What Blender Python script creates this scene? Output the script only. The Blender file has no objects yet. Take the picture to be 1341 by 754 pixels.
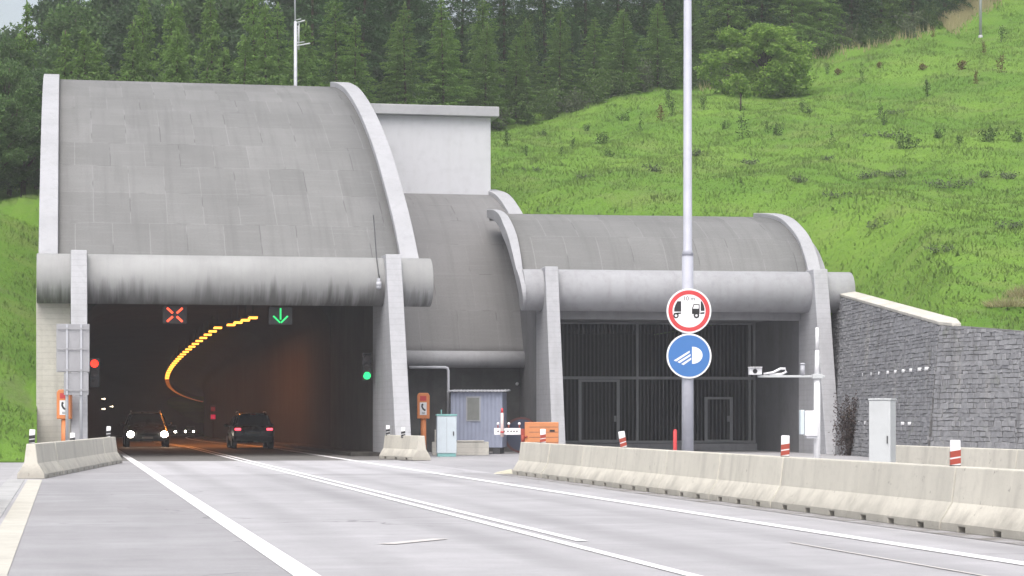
import bpy, bmesh, math, random
import numpy as np
from mathutils import Vector, Matrix

random.seed(7)
rng = np.random.default_rng(11)
scene = bpy.context.scene
COL = scene.collection
PI = math.pi

# ------------------------------------------------------------------ frames
CAM_H, FOC, PX0, PYH = 1.43, 3000.0, 670.5, 545.0
TH = math.radians(11.03)            # road direction, to the left of the view
OX, OY = -16.39, 79.0               # left end of the canopy tube of the large portal
THS = math.radians(8.5)             # small portal
SX, SY = 0.37, 88.0


def R(u, w, z=0.0):
    return Vector((OX + u * math.cos(TH) - w * math.sin(TH), OY + u * math.sin(TH) + w * math.cos(TH), z))


def S(u, w, z=0.0):
    return Vector((SX + u * math.cos(THS) - w * math.sin(THS), SY + u * math.sin(THS) + w * math.cos(THS), z))


def at(px, py, D):
    return Vector(((px - PX0) / FOC * D, D, CAM_H + (PYH - py) / FOC * D))


def bend(u, w):
    """point of the road surface: straight to the portal, then a long right-hand curve falling gently"""
    L = max(0.0, w - 30.0)
    p = R(u + L * L / (2 * 2600.0), w)
    p.z = -0.006 * max(0.0, w - 26.0)
    return p


def bend_dir(w):
    return TH - math.atan(max(0.0, w - 30.0) / 2600.0)


# ------------------------------------------------------------------ tagging
def tag(o, label=None, cat=None, group=None, kind=None):
    if label: o['label'] = label
    if cat: o['category'] = cat
    if group: o['group'] = group
    if kind: o['kind'] = kind
    return o


def thing(name, label, cat, loc, rz=0.0, group=None):
    o = bpy.data.objects.new(name, None)
    o.empty_display_size = 0.3
    COL.objects.link(o)
    o.location = loc
    o.rotation_euler = (0, 0, rz)
    return tag(o, label, cat, group)


def copy_tree(o, parent=None):
    c = o.copy()
    COL.objects.link(c)
    if parent is not None:
        c.parent = parent
    for ch in [k for k in bpy.data.objects if k.parent == o]:
        copy_tree(ch, c)
    return c


class MB:
    """collects shapes and links them as ONE mesh object"""
    def __init__(self, off=(0, 0, 0)):
        self.v, self.f, self.m, self.s = [], [], [], []
        self.off = off

    def add(self, vs, fs, mi=0, smooth=False):
        b = len(self.v)
        self.v += [(p[0] - self.off[0], p[1] - self.off[1], p[2] - self.off[2]) for p in vs]
        for f in fs:
            self.f.append([b + i for i in f]); self.m.append(mi); self.s.append(smooth)
        return self

    def box(self, x0, x1, y0, y1, z0, z1, mi=0):
        vs = [(x, y, z) for z in (z0, z1) for y in (y0, y1) for x in (x0, x1)]
        return self.add(vs, [(0, 2, 3, 1), (4, 5, 7, 6), (0, 1, 5, 4), (2, 6, 7, 3), (0, 4, 6, 2), (1, 3, 7, 5)], mi)

    def prism(self, poly, axis, a0, a1, mi=0, smooth=False):
        def P(a, q):
            return {'x': (a, q[0], q[1]), 'y': (q[0], a, q[1]), 'z': (q[0], q[1], a)}[axis]
        n = len(poly)
        vs = [P(a0, q) for q in poly] + [P(a1, q) for q in poly]
        self.add(vs, [(i, (i + 1) % n, n + (i + 1) % n, n + i) for i in range(n)], mi, smooth)
        b = len(self.v) - 2 * n
        self.f.append([b + i for i in range(n)][::-1]); self.m.append(mi); self.s.append(False)
        self.f.append([b + n + i for i in range(n)]); self.m.append(mi); self.s.append(False)
        return self

    def cyl(self, p0, p1, r0, r1=None, n=16, caps=True, mi=0, smooth=True):
        p0, p1 = Vector(p0), Vector(p1)
        r1 = r0 if r1 is None else r1
        d = (p1 - p0).normalized()
        a = d.orthogonal().normalized(); b = d.cross(a)
        vs = []
        for p, r in ((p0, r0), (p1, r1)):
            for i in range(n):
                t = 2 * PI * i / n
                vs.append(p + a * (r * math.cos(t)) + b * (r * math.sin(t)))
        self.add(vs, [(i, (i + 1) % n, n + (i + 1) % n, n + i) for i in range(n)], mi, smooth)
        if caps:
            k = len(self.v) - 2 * n
            self.f.append([k + i for i in range(n)][::-1]); self.m.append(mi); self.s.append(False)
            self.f.append([k + n + i for i in range(n)]); self.m.append(mi); self.s.append(False)
        return self

    def tube(self, pts, r, n=8, mi=0):
        pts = [Vector(p) for p in pts]
        rs = r if isinstance(r, (list, tuple)) else [r] * len(pts)
        vs = []
        for i, p in enumerate(pts):
            d = (pts[min(i + 1, len(pts) - 1)] - pts[max(i - 1, 0)]).normalized()
            ref = Vector((0, 0, 1)) if abs(d.z) < 0.9 else Vector((1, 0, 0))
            a = d.cross(ref).normalized(); b = d.cross(a)
            for k in range(n):
                t = 2 * PI * k / n
                vs.append(p + a * (rs[i] * math.cos(t)) + b * (rs[i] * math.sin(t)))
        fs = []
        for i in range(len(pts) - 1):
            for k in range(n):
                fs.append((i * n + k, i * n + (k + 1) % n, (i + 1) * n + (k + 1) % n, (i + 1) * n + k))
        fs.append(tuple(range(n))[::-1]); fs.append(tuple((len(pts) - 1) * n + k for k in range(n)))
        return self.add(vs, fs, mi, True)

    def ball(self, c, r, n=12, sc=(1, 1, 1), mi=0):
        vs, fs = [], []
        m = n // 2
        for j in range(m + 1):
            ph = PI * j / m
            for i in range(n):
                t = 2 * PI * i / n
                vs.append((c[0] + r * sc[0] * math.sin(ph) * math.cos(t), c[1] + r * sc[1] * math.sin(ph) * math.sin(t), c[2] + r * sc[2] * math.cos(ph)))
        for j in range(m):
            for i in range(n):
                fs.append((j * n + i, j * n + (i + 1) % n, (j + 1) * n + (i + 1) % n, (j + 1) * n + i))
        return self.add(vs, fs, mi, True)

    def poly(self, pts, mi=0):
        return self.add(pts, [tuple(range(len(pts)))], mi)

    def build(self, name, mats, parent=None, bevel=0, recalc=True, segs=2):
        me = bpy.data.meshes.new(name)
        me.from_pydata(self.v, [], self.f)
        mats = mats if isinstance(mats, (list, tuple)) else [mats]
        for m in mats: me.materials.append(m)
        me.polygons.foreach_set('material_index', self.m)
        me.polygons.foreach_set('use_smooth', self.s)
        if recalc:
            bm = bmesh.new(); bm.from_mesh(me)
            bmesh.ops.remove_doubles(bm, verts=bm.verts, dist=1e-5)
            bmesh.ops.recalc_face_normals(bm, faces=bm.faces)
            bm.to_mesh(me); bm.free()
        me.update()
        o = bpy.data.objects.new(name, me)
        COL.objects.link(o)
        if parent is not None: o.parent = parent
        if bevel:
            b = o.modifiers.new('bevel', 'BEVEL'); b.width = bevel; b.segments = segs
            b.limit_method = 'ANGLE'; b.angle_limit = math.radians(40)
        return o


# ------------------------------------------------------------------ materials
class NT:
    def __init__(self, name):
        self.mat = bpy.data.materials.new(name)
        self.mat.use_nodes = True
        self.t = self.mat.node_tree
        self.n = self.t.nodes
        self.b = self.n['Principled BSDF']
        self.out = self.n['Material Output']
        self.tc = self.n.new('ShaderNodeTexCoord')

    def link(self, a, b): self.t.links.new(a, b)

    def node(self, typ, **kw):
        x = self.n.new(typ)
        for k, v in kw.items(): setattr(x, k, v)
        return x

    def vec(self, coord='Object', scale=(1, 1, 1), rot=(0, 0, 0)):
        m = self.node('ShaderNodeMapping')
        m.inputs['Scale'].default_value = scale
        m.inputs['Rotation'].default_value = rot
        self.link(self.tc.outputs[coord], m.inputs['Vector'])
        return m.outputs[0]

    def noise(self, scale, detail=4, vec=None, rough=0.55, dist=0.0):
        x = self.node('ShaderNodeTexNoise')
        x.inputs['Scale'].default_value = scale
        x.inputs['Detail'].default_value = detail
        x.inputs['Roughness'].default_value = rough
        x.inputs['Distortion'].default_value = dist
        self.link(vec if vec is not None else self.tc.outputs['Object'], x.inputs['Vector'])
        return x.outputs['Fac']

    def rng(self, v, a, b, c=0.0, d=1.0):
        x = self.node('ShaderNodeMapRange')
        x.inputs[1].default_value = a; x.inputs[2].default_value = b
        x.inputs[3].default_value = c; x.inputs[4].default_value = d
        self.link(v, x.inputs[0])
        return x.outputs[0]

    def mix(self, fac, a, b, mode='MIX'):
        x = self.node('ShaderNodeMix', data_type='RGBA', blend_type=mode)
        for sock, val in ((x.inputs[0], fac), (x.inputs[6], a), (x.inputs[7], b)):
            if isinstance(val, (int, float)): sock.default_value = val
            elif isinstance(val, (tuple, list)): sock.default_value = (*val[:3], 1)
            else: self.link(val, sock)
        return x.outputs[2]

    def math(self, op, a, b=None):
        x = self.node('ShaderNodeMath', operation=op)
        for sock, val in ((x.inputs[0], a), (x.inputs[1], b)):
            if val is None: continue
            if isinstance(val, (int, float)): sock.default_value = val
            else: self.link(val, sock)
        return x.outputs[0]

    def bump(self, h, strength, dist=0.02):
        x = self.node('ShaderNodeBump')
        x.inputs['Strength'].default_value = strength
        x.inputs['Distance'].default_value = dist
        self.link(h, x.inputs['Height'])
        self.link(x.outputs[0], self.b.inputs['Normal'])

    def done(self, col, rough=0.8, spec=0.3, metal=0.0):
        if isinstance(col, (tuple, list)): self.b.inputs['Base Color'].default_value = (*col[:3], 1)
        else: self.link(col, self.b.inputs['Base Color'])
        if isinstance(rough, (int, float)): self.b.inputs['Roughness'].default_value = rough
        else: self.link(rough, self.b.inputs['Roughness'])
        self.b.inputs['Specular IOR Level'].default_value = spec
        self.b.inputs['Metallic'].default_value = metal
        return self.mat


def g(v, t=(1, 1, 1)):
    return (v * t[0], v * t[1], v * t[2])


def paint(name, col, rough=0.45, dirt=0.12, metal=0.0, spec=0.4):
    t = NT(name)
    n = t.noise(3.0, 5)
    f = t.noise(30.0, 3)
    d = t.math('MULTIPLY', t.rng(n, 0.45, 0.75), dirt * 2)
    c = t.mix(d, col, tuple(x * 0.55 + 0.02 for x in col))
    c = t.mix(t.math('MULTIPLY', f, dirt), c, tuple(min(1, x * 1.2) for x in col))
    return t.done(c, t.rng(n, 0.3, 0.7, rough - 0.08, rough + 0.12), spec, metal)


def concrete(name, c1, c2, scale=0.5, streak=0.0, sdark=None, bump=0.25, rough=0.88, rand=0.0, boards=0.0):
    t = NT(name)
    ov = None
    if rand:
        oi = t.node('ShaderNodeObjectInfo')
        av = t.node('ShaderNodeVectorMath', operation='ADD')
        cx = t.node('ShaderNodeCombineXYZ')
        for k_ in range(3): t.link(t.math('MULTIPLY', oi.outputs['Random'], 37.0 + 11 * k_), cx.inputs[k_])
        t.link(t.tc.outputs['Object'], av.inputs[0]); t.link(cx.outputs[0], av.inputs[1])
        ov = av.outputs[0]
    a = t.noise(scale, 6, ov, rough=0.6)
    c = t.mix(t.rng(a, 0.35, 0.65), c1, c2)
    b = t.noise(scale * 9, 5, ov)
    c = t.mix(t.math('MULTIPLY', t.rng(b, 0.5, 0.75), 0.35), c, tuple(x * 0.72 for x in c1))
    pits = t.noise(60, 2)
    c = t.mix(t.math('MULTIPLY', t.rng(pits, 0.62, 0.72), 0.35), c, tuple(x * 0.5 for x in c1))
    if streak:
        sm = t.node('ShaderNodeMapping'); sm.inputs['Scale'].default_value = (2.6, 2.6, 0.16)
        t.link(ov if ov is not None else t.tc.outputs['Object'], sm.inputs['Vector'])
        s = t.noise(1.0, 4, sm.outputs[0], dist=0.3)
        c = t.mix(t.math('MULTIPLY', t.rng(s, 0.5, 0.72), streak), c, sdark or tuple(x * 0.4 for x in c1))
    if boards:
        w = t.node('ShaderNodeTexWave', wave_type='BANDS', bands_direction='Z')
        w.inputs['Scale'].default_value = 1.6; w.inputs['Distortion'].default_value = 0.4
        t.link(t.tc.outputs['Object'], w.inputs['Vector'])
        c = t.mix(t.math('MULTIPLY', t.rng(w.outputs['Fac'], 0.93, 1.0), boards), c, tuple(x * 0.6 for x in c1))
    if rand:
        # splash dirt that climbs unevenly from the base, chips and rust runs
        sz = t.node('ShaderNodeSeparateXYZ'); t.link(t.tc.outputs['Object'], sz.inputs[0])
        sp = t.noise(2.2, 5, ov, 0.7)
        lv = t.math('SUBTRACT', t.math('MULTIPLY', sp, 0.75), sz.outputs['Z'])
        c = t.mix(t.math('MULTIPLY', t.rng(lv, 0.05, 0.30), 0.5), c, (0.20, 0.185, 0.165))
        sc = t.noise(5.0, 3, ov, 0.7)
        c = t.mix(t.math('MULTIPLY', t.rng(sc, 0.66, 0.70), 0.5), c, (0.17, 0.15, 0.135))
        c = t.mix(t.rng(oi.outputs['Random'], 0, 1, 0, rand), c, tuple(x * 0.74 * k for x, k in zip(c1, (0.99, 1.0, 1.02))))
    t.bump(t.mix(0.5, b, pits), bump, 0.02)
    return t.done(c, rough, 0.25)


def emit(name, col, strength):
    t = NT(name)
    t.b.inputs['Base Color'].default_value = (*[x * 0.2 for x in col], 1)
    t.b.inputs['Emission Color'].default_value = (*col, 1)
    t.b.inputs['Emission Strength'].default_value = strength
    return t.mat


LAV = (0.975, 0.985, 1.04)
M = {}
M['conc_rim'] = concrete('pale_concrete', g(0.35, LAV), g(0.41, LAV), 0.4, 0.25, g(0.36), boards=0.0)
M['conc_fin'] = concrete('grey_concrete', g(0.38, LAV), g(0.45, LAV), 0.5, 0.3, g(0.25), boards=0.25)
M['conc_barrier'] = concrete('barrier_concrete', (0.56, 0.535, 0.47), (0.64, 0.61, 0.535), 0.7, 0.45, (0.33, 0.31, 0.28), rand=0.42)
M['conc_warm'] = concrete('warm_concrete', (0.47, 0.45, 0.41), (0.57, 0.55, 0.50), 0.8, 0.4, (0.27, 0.26, 0.24), boards=0.3)
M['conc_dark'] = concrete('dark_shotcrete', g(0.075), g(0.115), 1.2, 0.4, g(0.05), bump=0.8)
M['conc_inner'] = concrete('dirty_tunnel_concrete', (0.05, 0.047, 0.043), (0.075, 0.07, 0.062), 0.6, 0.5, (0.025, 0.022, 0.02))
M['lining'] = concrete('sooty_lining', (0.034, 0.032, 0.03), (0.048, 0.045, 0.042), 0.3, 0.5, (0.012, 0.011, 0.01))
M['conc_wall'] = concrete('portal_wall_concrete', g(0.27, LAV), g(0.33, LAV), 0.5, 0.3, g(0.16))
M['plaster'] = concrete('pale_plaster', g(0.53, LAV), g(0.57, LAV), 0.25, 0.12, g(0.40), bump=0.08)
M['white_conc'] = concrete('white_coping', (0.50, 0.48, 0.43), (0.60, 0.58, 0.53), 0.8, 0.5, (0.42, 0.4, 0.36))


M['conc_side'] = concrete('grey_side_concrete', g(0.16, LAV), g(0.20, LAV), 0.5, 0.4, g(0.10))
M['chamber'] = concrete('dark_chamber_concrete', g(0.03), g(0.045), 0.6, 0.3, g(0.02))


def tube_mat():
    t = NT('weathered_tube_concrete')
    a = t.noise(0.5, 6)
    c = t.mix(t.rng(a, 0.35, 0.65), g(0.265, (.99, 1.0, 1.0)), g(0.335, (.99, 1.0, 1.0)))
    fine = t.noise(1.0, 5, t.vec('Object', (7, 1, 0.5)))
    c = t.mix(t.math('MULTIPLY', t.rng(fine, 0.45, 0.8), 0.25), c, g(0.22))
    s = t.noise(1.0, 4, t.vec('Object', (2.6, 0.2, 0.10)), rough=0.7)
    s2 = t.noise(1.0, 2, t.vec('Object', (0.45, 0.2, 0.05)))
    sep = t.node('ShaderNodeSeparateXYZ'); t.link(t.tc.outputs['Object'], sep.inputs[0])
    # soot and drip stains start at uneven heights and run to the lower edge
    wob = t.math('MULTIPLY', t.math('SUBTRACT', s, 0.5), 2.4)
    lvl = t.math('SUBTRACT', 6.12, sep.outputs['Z'])
    run = t.rng(t.math('ADD', lvl, wob), 0.1, 0.8)
    run = t.math('MULTIPLY', run, t.rng(s2, 0.3, 0.55, 0.25, 1.0))
    c = t.mix(t.math('MULTIPLY', run, 0.85), c, g(0.075, (1.02, 1, 0.97)))
    pits = t.noise(50, 3)
    t.bump(t.mix(0.4, fine, pits), 0.25, 0.02)
    return t.done(c, 0.9, 0.2)


M['tube'] = tube_mat()
M['tube_clean'] = concrete('light_tube_concrete', g(0.30, LAV), g(0.36, LAV), 0.5, 0.35, g(0.22))


def panel_mat(name, c1, c2, mortar, bw, bh):
    t = NT(name)
    br = t.node('ShaderNodeTexBrick')
    br.offset = 0.5; br.offset_frequency = 3; br.squash = 1.0
    br.inputs['Color1'].default_value = (*c1, 1); br.inputs['Color2'].default_value = (*c2, 1)
    br.inputs['Mortar'].default_value = (*mortar, 1)
    br.inputs['Scale'].default_value = 1.0
    br.inputs['Mortar Size'].default_value = 0.018
    br.inputs['Mortar Smooth'].default_value = 0.3
    br.inputs['Bias'].default_value = 0.0
    br.inputs['Brick Width'].default_value = bw; br.inputs['Row Height'].default_value = bh
    uvn = t.node('ShaderNodeTexNoise'); uvn.inputs['Scale'].default_value = 0.8
    t.link(t.tc.outputs['UV'], uvn.inputs['Vector'])
    vm = t.node('ShaderNodeMix', data_type='RGBA', blend_type='LINEAR_LIGHT')
    vm.inputs[0].default_value = 0.03
    t.link(t.tc.outputs['UV'], vm.inputs[6]); t.link(uvn.outputs['Color'], vm.inputs[7])
    t.link(vm.outputs[2], br.inputs['Vector'])
    uv = t.tc.outputs['UV']
    big = t.noise(0.35, 5, uv)
    c = t.mix(t.math('MULTIPLY', t.rng(big, 0.4, 0.7), 0.5), br.outputs['Color'], tuple(x * 0.78 for x in c1))
    # hairline wash marks across and along the slope
    h = t.noise(1.0, 5, t.vec('UV', (0.5, 7.0, 1)), rough=0.7)
    c = t.mix(t.math('MULTIPLY', t.rng(h, 0.52, 0.75), 0.4), c, tuple(min(1, x * 1.28) for x in c2))
    v = t.noise(1.0, 5, t.vec('UV', (3.0, 0.12, 1)), rough=0.6)
    c = t.mix(t.math('MULTIPLY', t.rng(v, 0.5, 0.75), 0.45), c, tuple(x * 0.68 for x in c1))
    grain = t.noise(14.0, 4, uv)
    c = t.mix(t.math('MULTIPLY', t.rng(grain, 0.5, 0.8), 0.3), c, tuple(x * 0.6 for x in c1))
    dk = t.noise(1.0, 2, t.vec('UV', (0.77, 0.43, 1)))               # some joints are open and dark
    c = t.mix(t.math('MULTIPLY', t.math('MULTIPLY', br.outputs['Fac'], t.rng(dk, 0.52, 0.58)), 0.7), c, tuple(x * 0.45 for x in c1))
    t.bump(t.mix(0.3, br.outputs['Fac'], grain), 0.25, 0.03)
    return t.done(c, 0.92, 0.2)


M['vault'] = panel_mat('vault_shotcrete', (0.176, 0.177, 0.176), (0.208, 0.209, 0.208), (0.24, 0.241, 0.24), 1.3, 2.3)
M['vault_dark'] = panel_mat('middle_vault_shotcrete', (0.185, 0.183, 0.185), (0.20, 0.198, 0.20), (0.215, 0.213, 0.215), 1.6, 2.0)


def asphalt(name, c1, c2, along=TH, tracks=False):
    t = NT(name)
    v = t.vec('Object', (1, 1, 1), (0, 0, -along))
    a = t.noise(0.12, 6, v, 0.6)
    c = t.mix(t.rng(a, 0.35, 0.65), c1, c2)
    mv = t.node('ShaderNodeMapping'); mv.inputs['Scale'].default_value = (0.45, 0.035, 1)
    t.link(v, mv.inputs['Vector'])
    tr = t.noise(1.0, 4, mv.outputs[0], 0.6)                        # wheel-track wear along the road
    c = t.mix(t.math('MULTIPLY', t.rng(tr, 0.45, 0.7), 0.45), c, tuple(x * 0.72 for x in c1))
    mt = t.node('ShaderNodeMapping'); mt.inputs['Scale'].default_value = (0.12, 0.8, 1)
    t.link(v, mt.inputs['Vector'])
    ts = t.noise(1.0, 5, mt.outputs[0], 0.65)                       # cross bands of old paving
    c = t.mix(t.math('MULTIPLY', t.rng(ts, 0.5, 0.72), 0.4), c, tuple(min(1, x * 1.22) for x in c2))
    md = t.noise(1.1, 5, v, 0.7)
    c = t.mix(t.math('MULTIPLY', t.rng(md, 0.45, 0.75), 0.45), c, tuple(x * 0.75 for x in c1))
    bl = t.noise(0.3, 3, v, 0.6)
    c = t.mix(t.math('MULTIPLY', t.rng(bl, 0.55, 0.7), 0.4), c, tuple(min(1, x * 1.2) for x in c2))
    gr = t.noise(70.0, 3, v)
    c = t.mix(t.math('MULTIPLY', t.rng(gr, 0.45, 0.75), 0.4), c, tuple(x * 0.6 for x in c1))
    vo = t.node('ShaderNodeTexVoronoi', feature='DISTANCE_TO_EDGE'); vo.inputs['Scale'].default_value = 0.16
    wv = t.node('ShaderNodeMix', data_type='RGBA', blend_type='LINEAR_LIGHT'); wv.inputs[0].default_value = 0.9
    nn = t.node('ShaderNodeTexNoise'); nn.inputs['Scale'].default_value = 0.7; nn.inputs['Detail'].default_value = 5
    t.link(v, nn.inputs['Vector']); t.link(v, wv.inputs[6]); t.link(nn.outputs['Color'], wv.inputs[7])
    t.link(wv.outputs[2], vo.inputs['Vector'])
    crack = t.rng(vo.outputs['Distance'], 0.0, 0.006, 1.0, 0.0)
    cm = t.noise(0.09, 2, v)
    c = t.mix(t.math('MULTIPLY', t.math('MULTIPLY', crack, t.rng(cm, 0.48, 0.58)), 0.75), c, tuple(x * 0.3 for x in c1))
    if tracks:
        # rubber and oil in the wheel tracks of both lanes
        sp = t.node('ShaderNodeSeparateXYZ'); t.link(v, sp.inputs[0])
        ph = t.math('MULTIPLY', t.math('SUBTRACT', sp.outputs['X'], 4.0 - 0.97), 2 * PI / 1.75)
        co_ = t.math('COSINE', ph)
        k = t.math('MULTIPLY', t.rng(co_, 0.1, 1.0), t.rng(tr, 0.3, 0.6, 0.25, 1.0))
        c = t.mix(t.math('MULTIPLY', k, 0.42), c, tuple(x * 0.55 for x in c1))
    sv = t.node('ShaderNodeTexVoronoi'); sv.inputs['Scale'].default_value = 1.3; t.link(v, sv.inputs['Vector'])
    spot = t.math('MULTIPLY', t.rng(sv.outputs['Distance'], 0.05, 0.12, 1.0, 0.0), t.rng(bl, 0.5, 0.6))
    c = t.mix(t.math('MULTIPLY', spot, 0.5), c, tuple(x * 0.45 for x in c1))
    ag = t.noise(22.0, 4, v, 0.8)
    c = t.mix(t.math('MULTIPLY', t.rng(ag, 0.5, 0.75), 0.45), c, tuple(x * 0.62 for x in c1))
    t.bump(gr, 0.3, 0.01)
    return t.done(c, 0.85, 0.3)


PUR = (0.995, 0.98, 1.02)
M['asphalt'] = asphalt('asphalt', g(0.39, PUR), g(0.455, PUR), tracks=True)
M['apron'] = asphalt('pale_paving', g(0.45, PUR), g(0.52, PUR), tracks=True)
M['tunnel_asphalt'] = asphalt('sooty_shaded_asphalt', g(0.14, (1.03, 1, .97)), g(0.19, (1.03, 1, .97)))  # soot tone plus the hood's shade, both put into the base colour
M['shoulder'] = asphalt('shoulder_asphalt', g(0.31, PUR), g(0.37, PUR))
M['ground'] = asphalt('forecourt_paving', g(0.36, PUR), g(0.43, PUR))


def marking(name, col, wear):
    t = NT(name)
    n = t.noise(9.0, 5, rough=0.7)
    n2 = t.noise(0.6, 3)
    c = t.mix(t.math('MULTIPLY', t.rng(n, 0.5, 0.72), t.rng(n2, 0.35, 0.65, wear * 0.4, wear)), col, g(0.42, PUR))
    return t.done(c, 0.6, 0.4)


M['line'] = marking('road_paint', (0.83, 0.82, 0.83), 0.95)
M['line_old'] = marking('worn_road_paint', (0.60, 0.57, 0.55), 1.0)
M['gutter'] = concrete('cream_gutter', (0.49, 0.475, 0.425), (0.58, 0.56, 0.50), 0.8, 0.4, (0.4, 0.38, 0.34))
M['kerb'] = concrete('kerb_stone', g(0.40), g(0.48), 0.8, 0.3, g(0.2))

M['white'] = paint('white_paint', (0.78, 0.78, 0.80))
M['white2'] = paint('off_white_steel', (0.50, 0.52, 0.53), 0.5)
M['black'] = paint('black_plastic', (0.02, 0.02, 0.022), 0.55)
M['darkgrey'] = paint('dark_grey_metal', (0.06, 0.06, 0.065), 0.5)
M['grey_metal'] = paint('grey_painted_steel', (0.36, 0.37, 0.40), 0.5)
M['galv'] = paint('galvanised_steel', (0.46, 0.47, 0.51), 0.45, 0.2)
M['pole'] = paint('lamp_post_steel', (0.39, 0.40, 0.46), 0.45, 0.14)
M['red'] = paint('red_paint', (0.56, 0.055, 0.06), 0.45)
M['redbrown'] = paint('dull_red_film', (0.33, 0.06, 0.04), 0.5)
M['orange'] = paint('orange_paint', (0.68, 0.235, 0.085), 0.5)
M['orange2'] = paint('orange_box_paint', (0.56, 0.22, 0.09), 0.55, 0.2)
M['blue'] = paint('sign_blue', (0.055, 0.17, 0.43), 0.4, 0.06)
M['lavender'] = paint('lavender_sheet', (0.29, 0.32, 0.42), 0.55, 0.16)
M['teal'] = paint('teal_trim', (0.22, 0.45, 0.44), 0.5)
M['cabinet'] = paint('pale_cabinet', (0.58, 0.65, 0.70), 0.5)
M['grille'] = paint('grille_steel', (0.06, 0.066, 0.072), 0.5)
M['grille_frame'] = paint('grille_frame_steel', (0.25, 0.26, 0.27), 0.5)
M['rubber'] = paint('tyre_rubber', (0.018, 0.018, 0.018), 0.85)
M['glass'] = paint('dark_glass', (0.012, 0.014, 0.016), 0.3, 0.0, 0.0, 0.15)
M['pane'] = paint('dusty_pane', (0.20, 0.21, 0.20), 0.3, 0.4)
M['sign_back'] = paint('sign_back_aluminium', (0.33, 0.33, 0.35), 0.5, 0.15)
M['car_paint'] = paint('dark_green_grey_car_paint', (0.075, 0.09, 0.10), 0.25, 0.05, 0.3, 0.5)
M['car_paint2'] = paint('black_car_paint', (0.035, 0.035, 0.04), 0.3, 0.05, 0.2, 0.5)
M['plate'] = paint('number_plate', (0.45, 0.45, 0.45), 0.5)
M['bark'] = concrete('bark', (0.055, 0.042, 0.032), (0.09, 0.07, 0.055), 2.0, 0.5, (0.03, 0.024, 0.02), bump=0.8)
M['sack'] = paint('pale_yellow_film', (0.52, 0.50, 0.40), 0.7, 0.3)

M['lamp'] = emit('sodium_lamp', (1.0, 0.37, 0.045), 3.0)
M['lamp_dim'] = emit('dim_sodium_lamp', (1.0, 0.25, 0.04), 0.35)
M['head'] = emit('headlamp_glow', (1.0, 0.90, 0.70), 42.0)
M['tail'] = emit('tail_lamp_glow', (1.0, 0.06, 0.09), 3.0)
M['sig_red'] = emit('signal_red', (1.0, 0.03, 0.012), 2.0)
M['sig_green'] = emit('signal_green', (0.02, 0.85, 0.20), 1.5)
M['x_red'] = emit('lane_cross_red', (1.0, 0.085, 0.035), 1.9)
M['arrow_green'] = emit('lane_arrow_green', (0.03, 0.80, 0.20), 1.0)
M['lens_off'] = paint('unlit_lens', (0.03, 0.02, 0.02), 0.3)


def leaf(name, a, b, trans=0.35, rand=0.5):
    t = NT(name)
    geo = t.node('ShaderNodeNewGeometry')
    oi = t.node('ShaderNodeObjectInfo')
    c = t.mix(geo.outputs['Random Per Island'], a, b)
    c = t.mix(t.rng(oi.outputs['Random'], 0, 1, 0, rand), c, tuple(x * k for x, k in zip(a, (0.75, 0.7, 0.9))))
    t.done(c, 0.65, 0.25)
    tr = t.node('ShaderNodeBsdfTranslucent'); t.link(c, tr.inputs['Color'])
    mx = t.node('ShaderNodeMixShader'); mx.inputs[0].default_value = trans
    t.link(t.b.outputs[0], mx.inputs[1]); t.link(tr.outputs[0], mx.inputs[2])
    t.link(mx.outputs[0], t.out.inputs['Surface'])
    return t.mat


M['needles_dark'] = leaf('spruce_needles', (0.042, 0.10, 0.033), (0.08, 0.16, 0.05))
M['needles_light'] = leaf('larch_needles', (0.12, 0.225, 0.048), (0.21, 0.345, 0.08), 0.5, 0.4)
M['leaf_dark'] = leaf('dark_leaves', (0.045, 0.09, 0.034), (0.08, 0.145, 0.05))
M['leaf_mid'] = leaf('mid_leaves', (0.065, 0.13, 0.04), (0.115, 0.20, 0.058))
M['leaf_bright'] = leaf('bright_leaves', (0.15, 0.275, 0.045), (0.27, 0.41, 0.075), 0.5, 0.05)
M['leaf_shrub'] = leaf('shrub_leaves', (0.07, 0.125, 0.035), (0.12, 0.19, 0.05))
M['leaf_rust'] = leaf('rust_leaves', (0.14, 0.095, 0.035), (0.20, 0.15, 0.055))
M['leaf_grey'] = leaf('grey_green_leaves', (0.10, 0.13, 0.07), (0.17, 0.21, 0.11))
M['straw'] = leaf('dry_grass', (0.36, 0.33, 0.17), (0.50, 0.45, 0.26), 0.5, 0.2)
M['creeper'] = leaf('dry_creeper', (0.045, 0.03, 0.026), (0.085, 0.06, 0.05), 0.1, 0.2)


def grass_col(t):
    a = t.noise(0.11, 5, rough=0.6)
    c = t.mix(t.rng(a, 0.36, 0.64), (0.088, 0.180, 0.024), (0.140, 0.245, 0.036))
    b = t.noise(1.0, 5, t.vec('Object', (0.30, 0.9, 0.9)), rough=0.65)
    c = t.mix(t.math('MULTIPLY', t.rng(b, 0.5, 0.72), 0.42), c, (0.056, 0.125, 0.022))
    d = t.noise(1.0, 4, t.vec('Object', (0.22, 0.5, 0.5)), rough=0.6)
    c = t.mix(t.math('MULTIPLY', t.rng(d, 0.52, 0.70), 0.65), c, (0.15, 0.20, 0.055))
    e = t.noise(0.55, 4)
    c = t.mix(t.math('MULTIPLY', t.rng(e, 0.6, 0.74), 0.55), c, (0.11, 0.13, 0.06))
    return c


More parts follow.
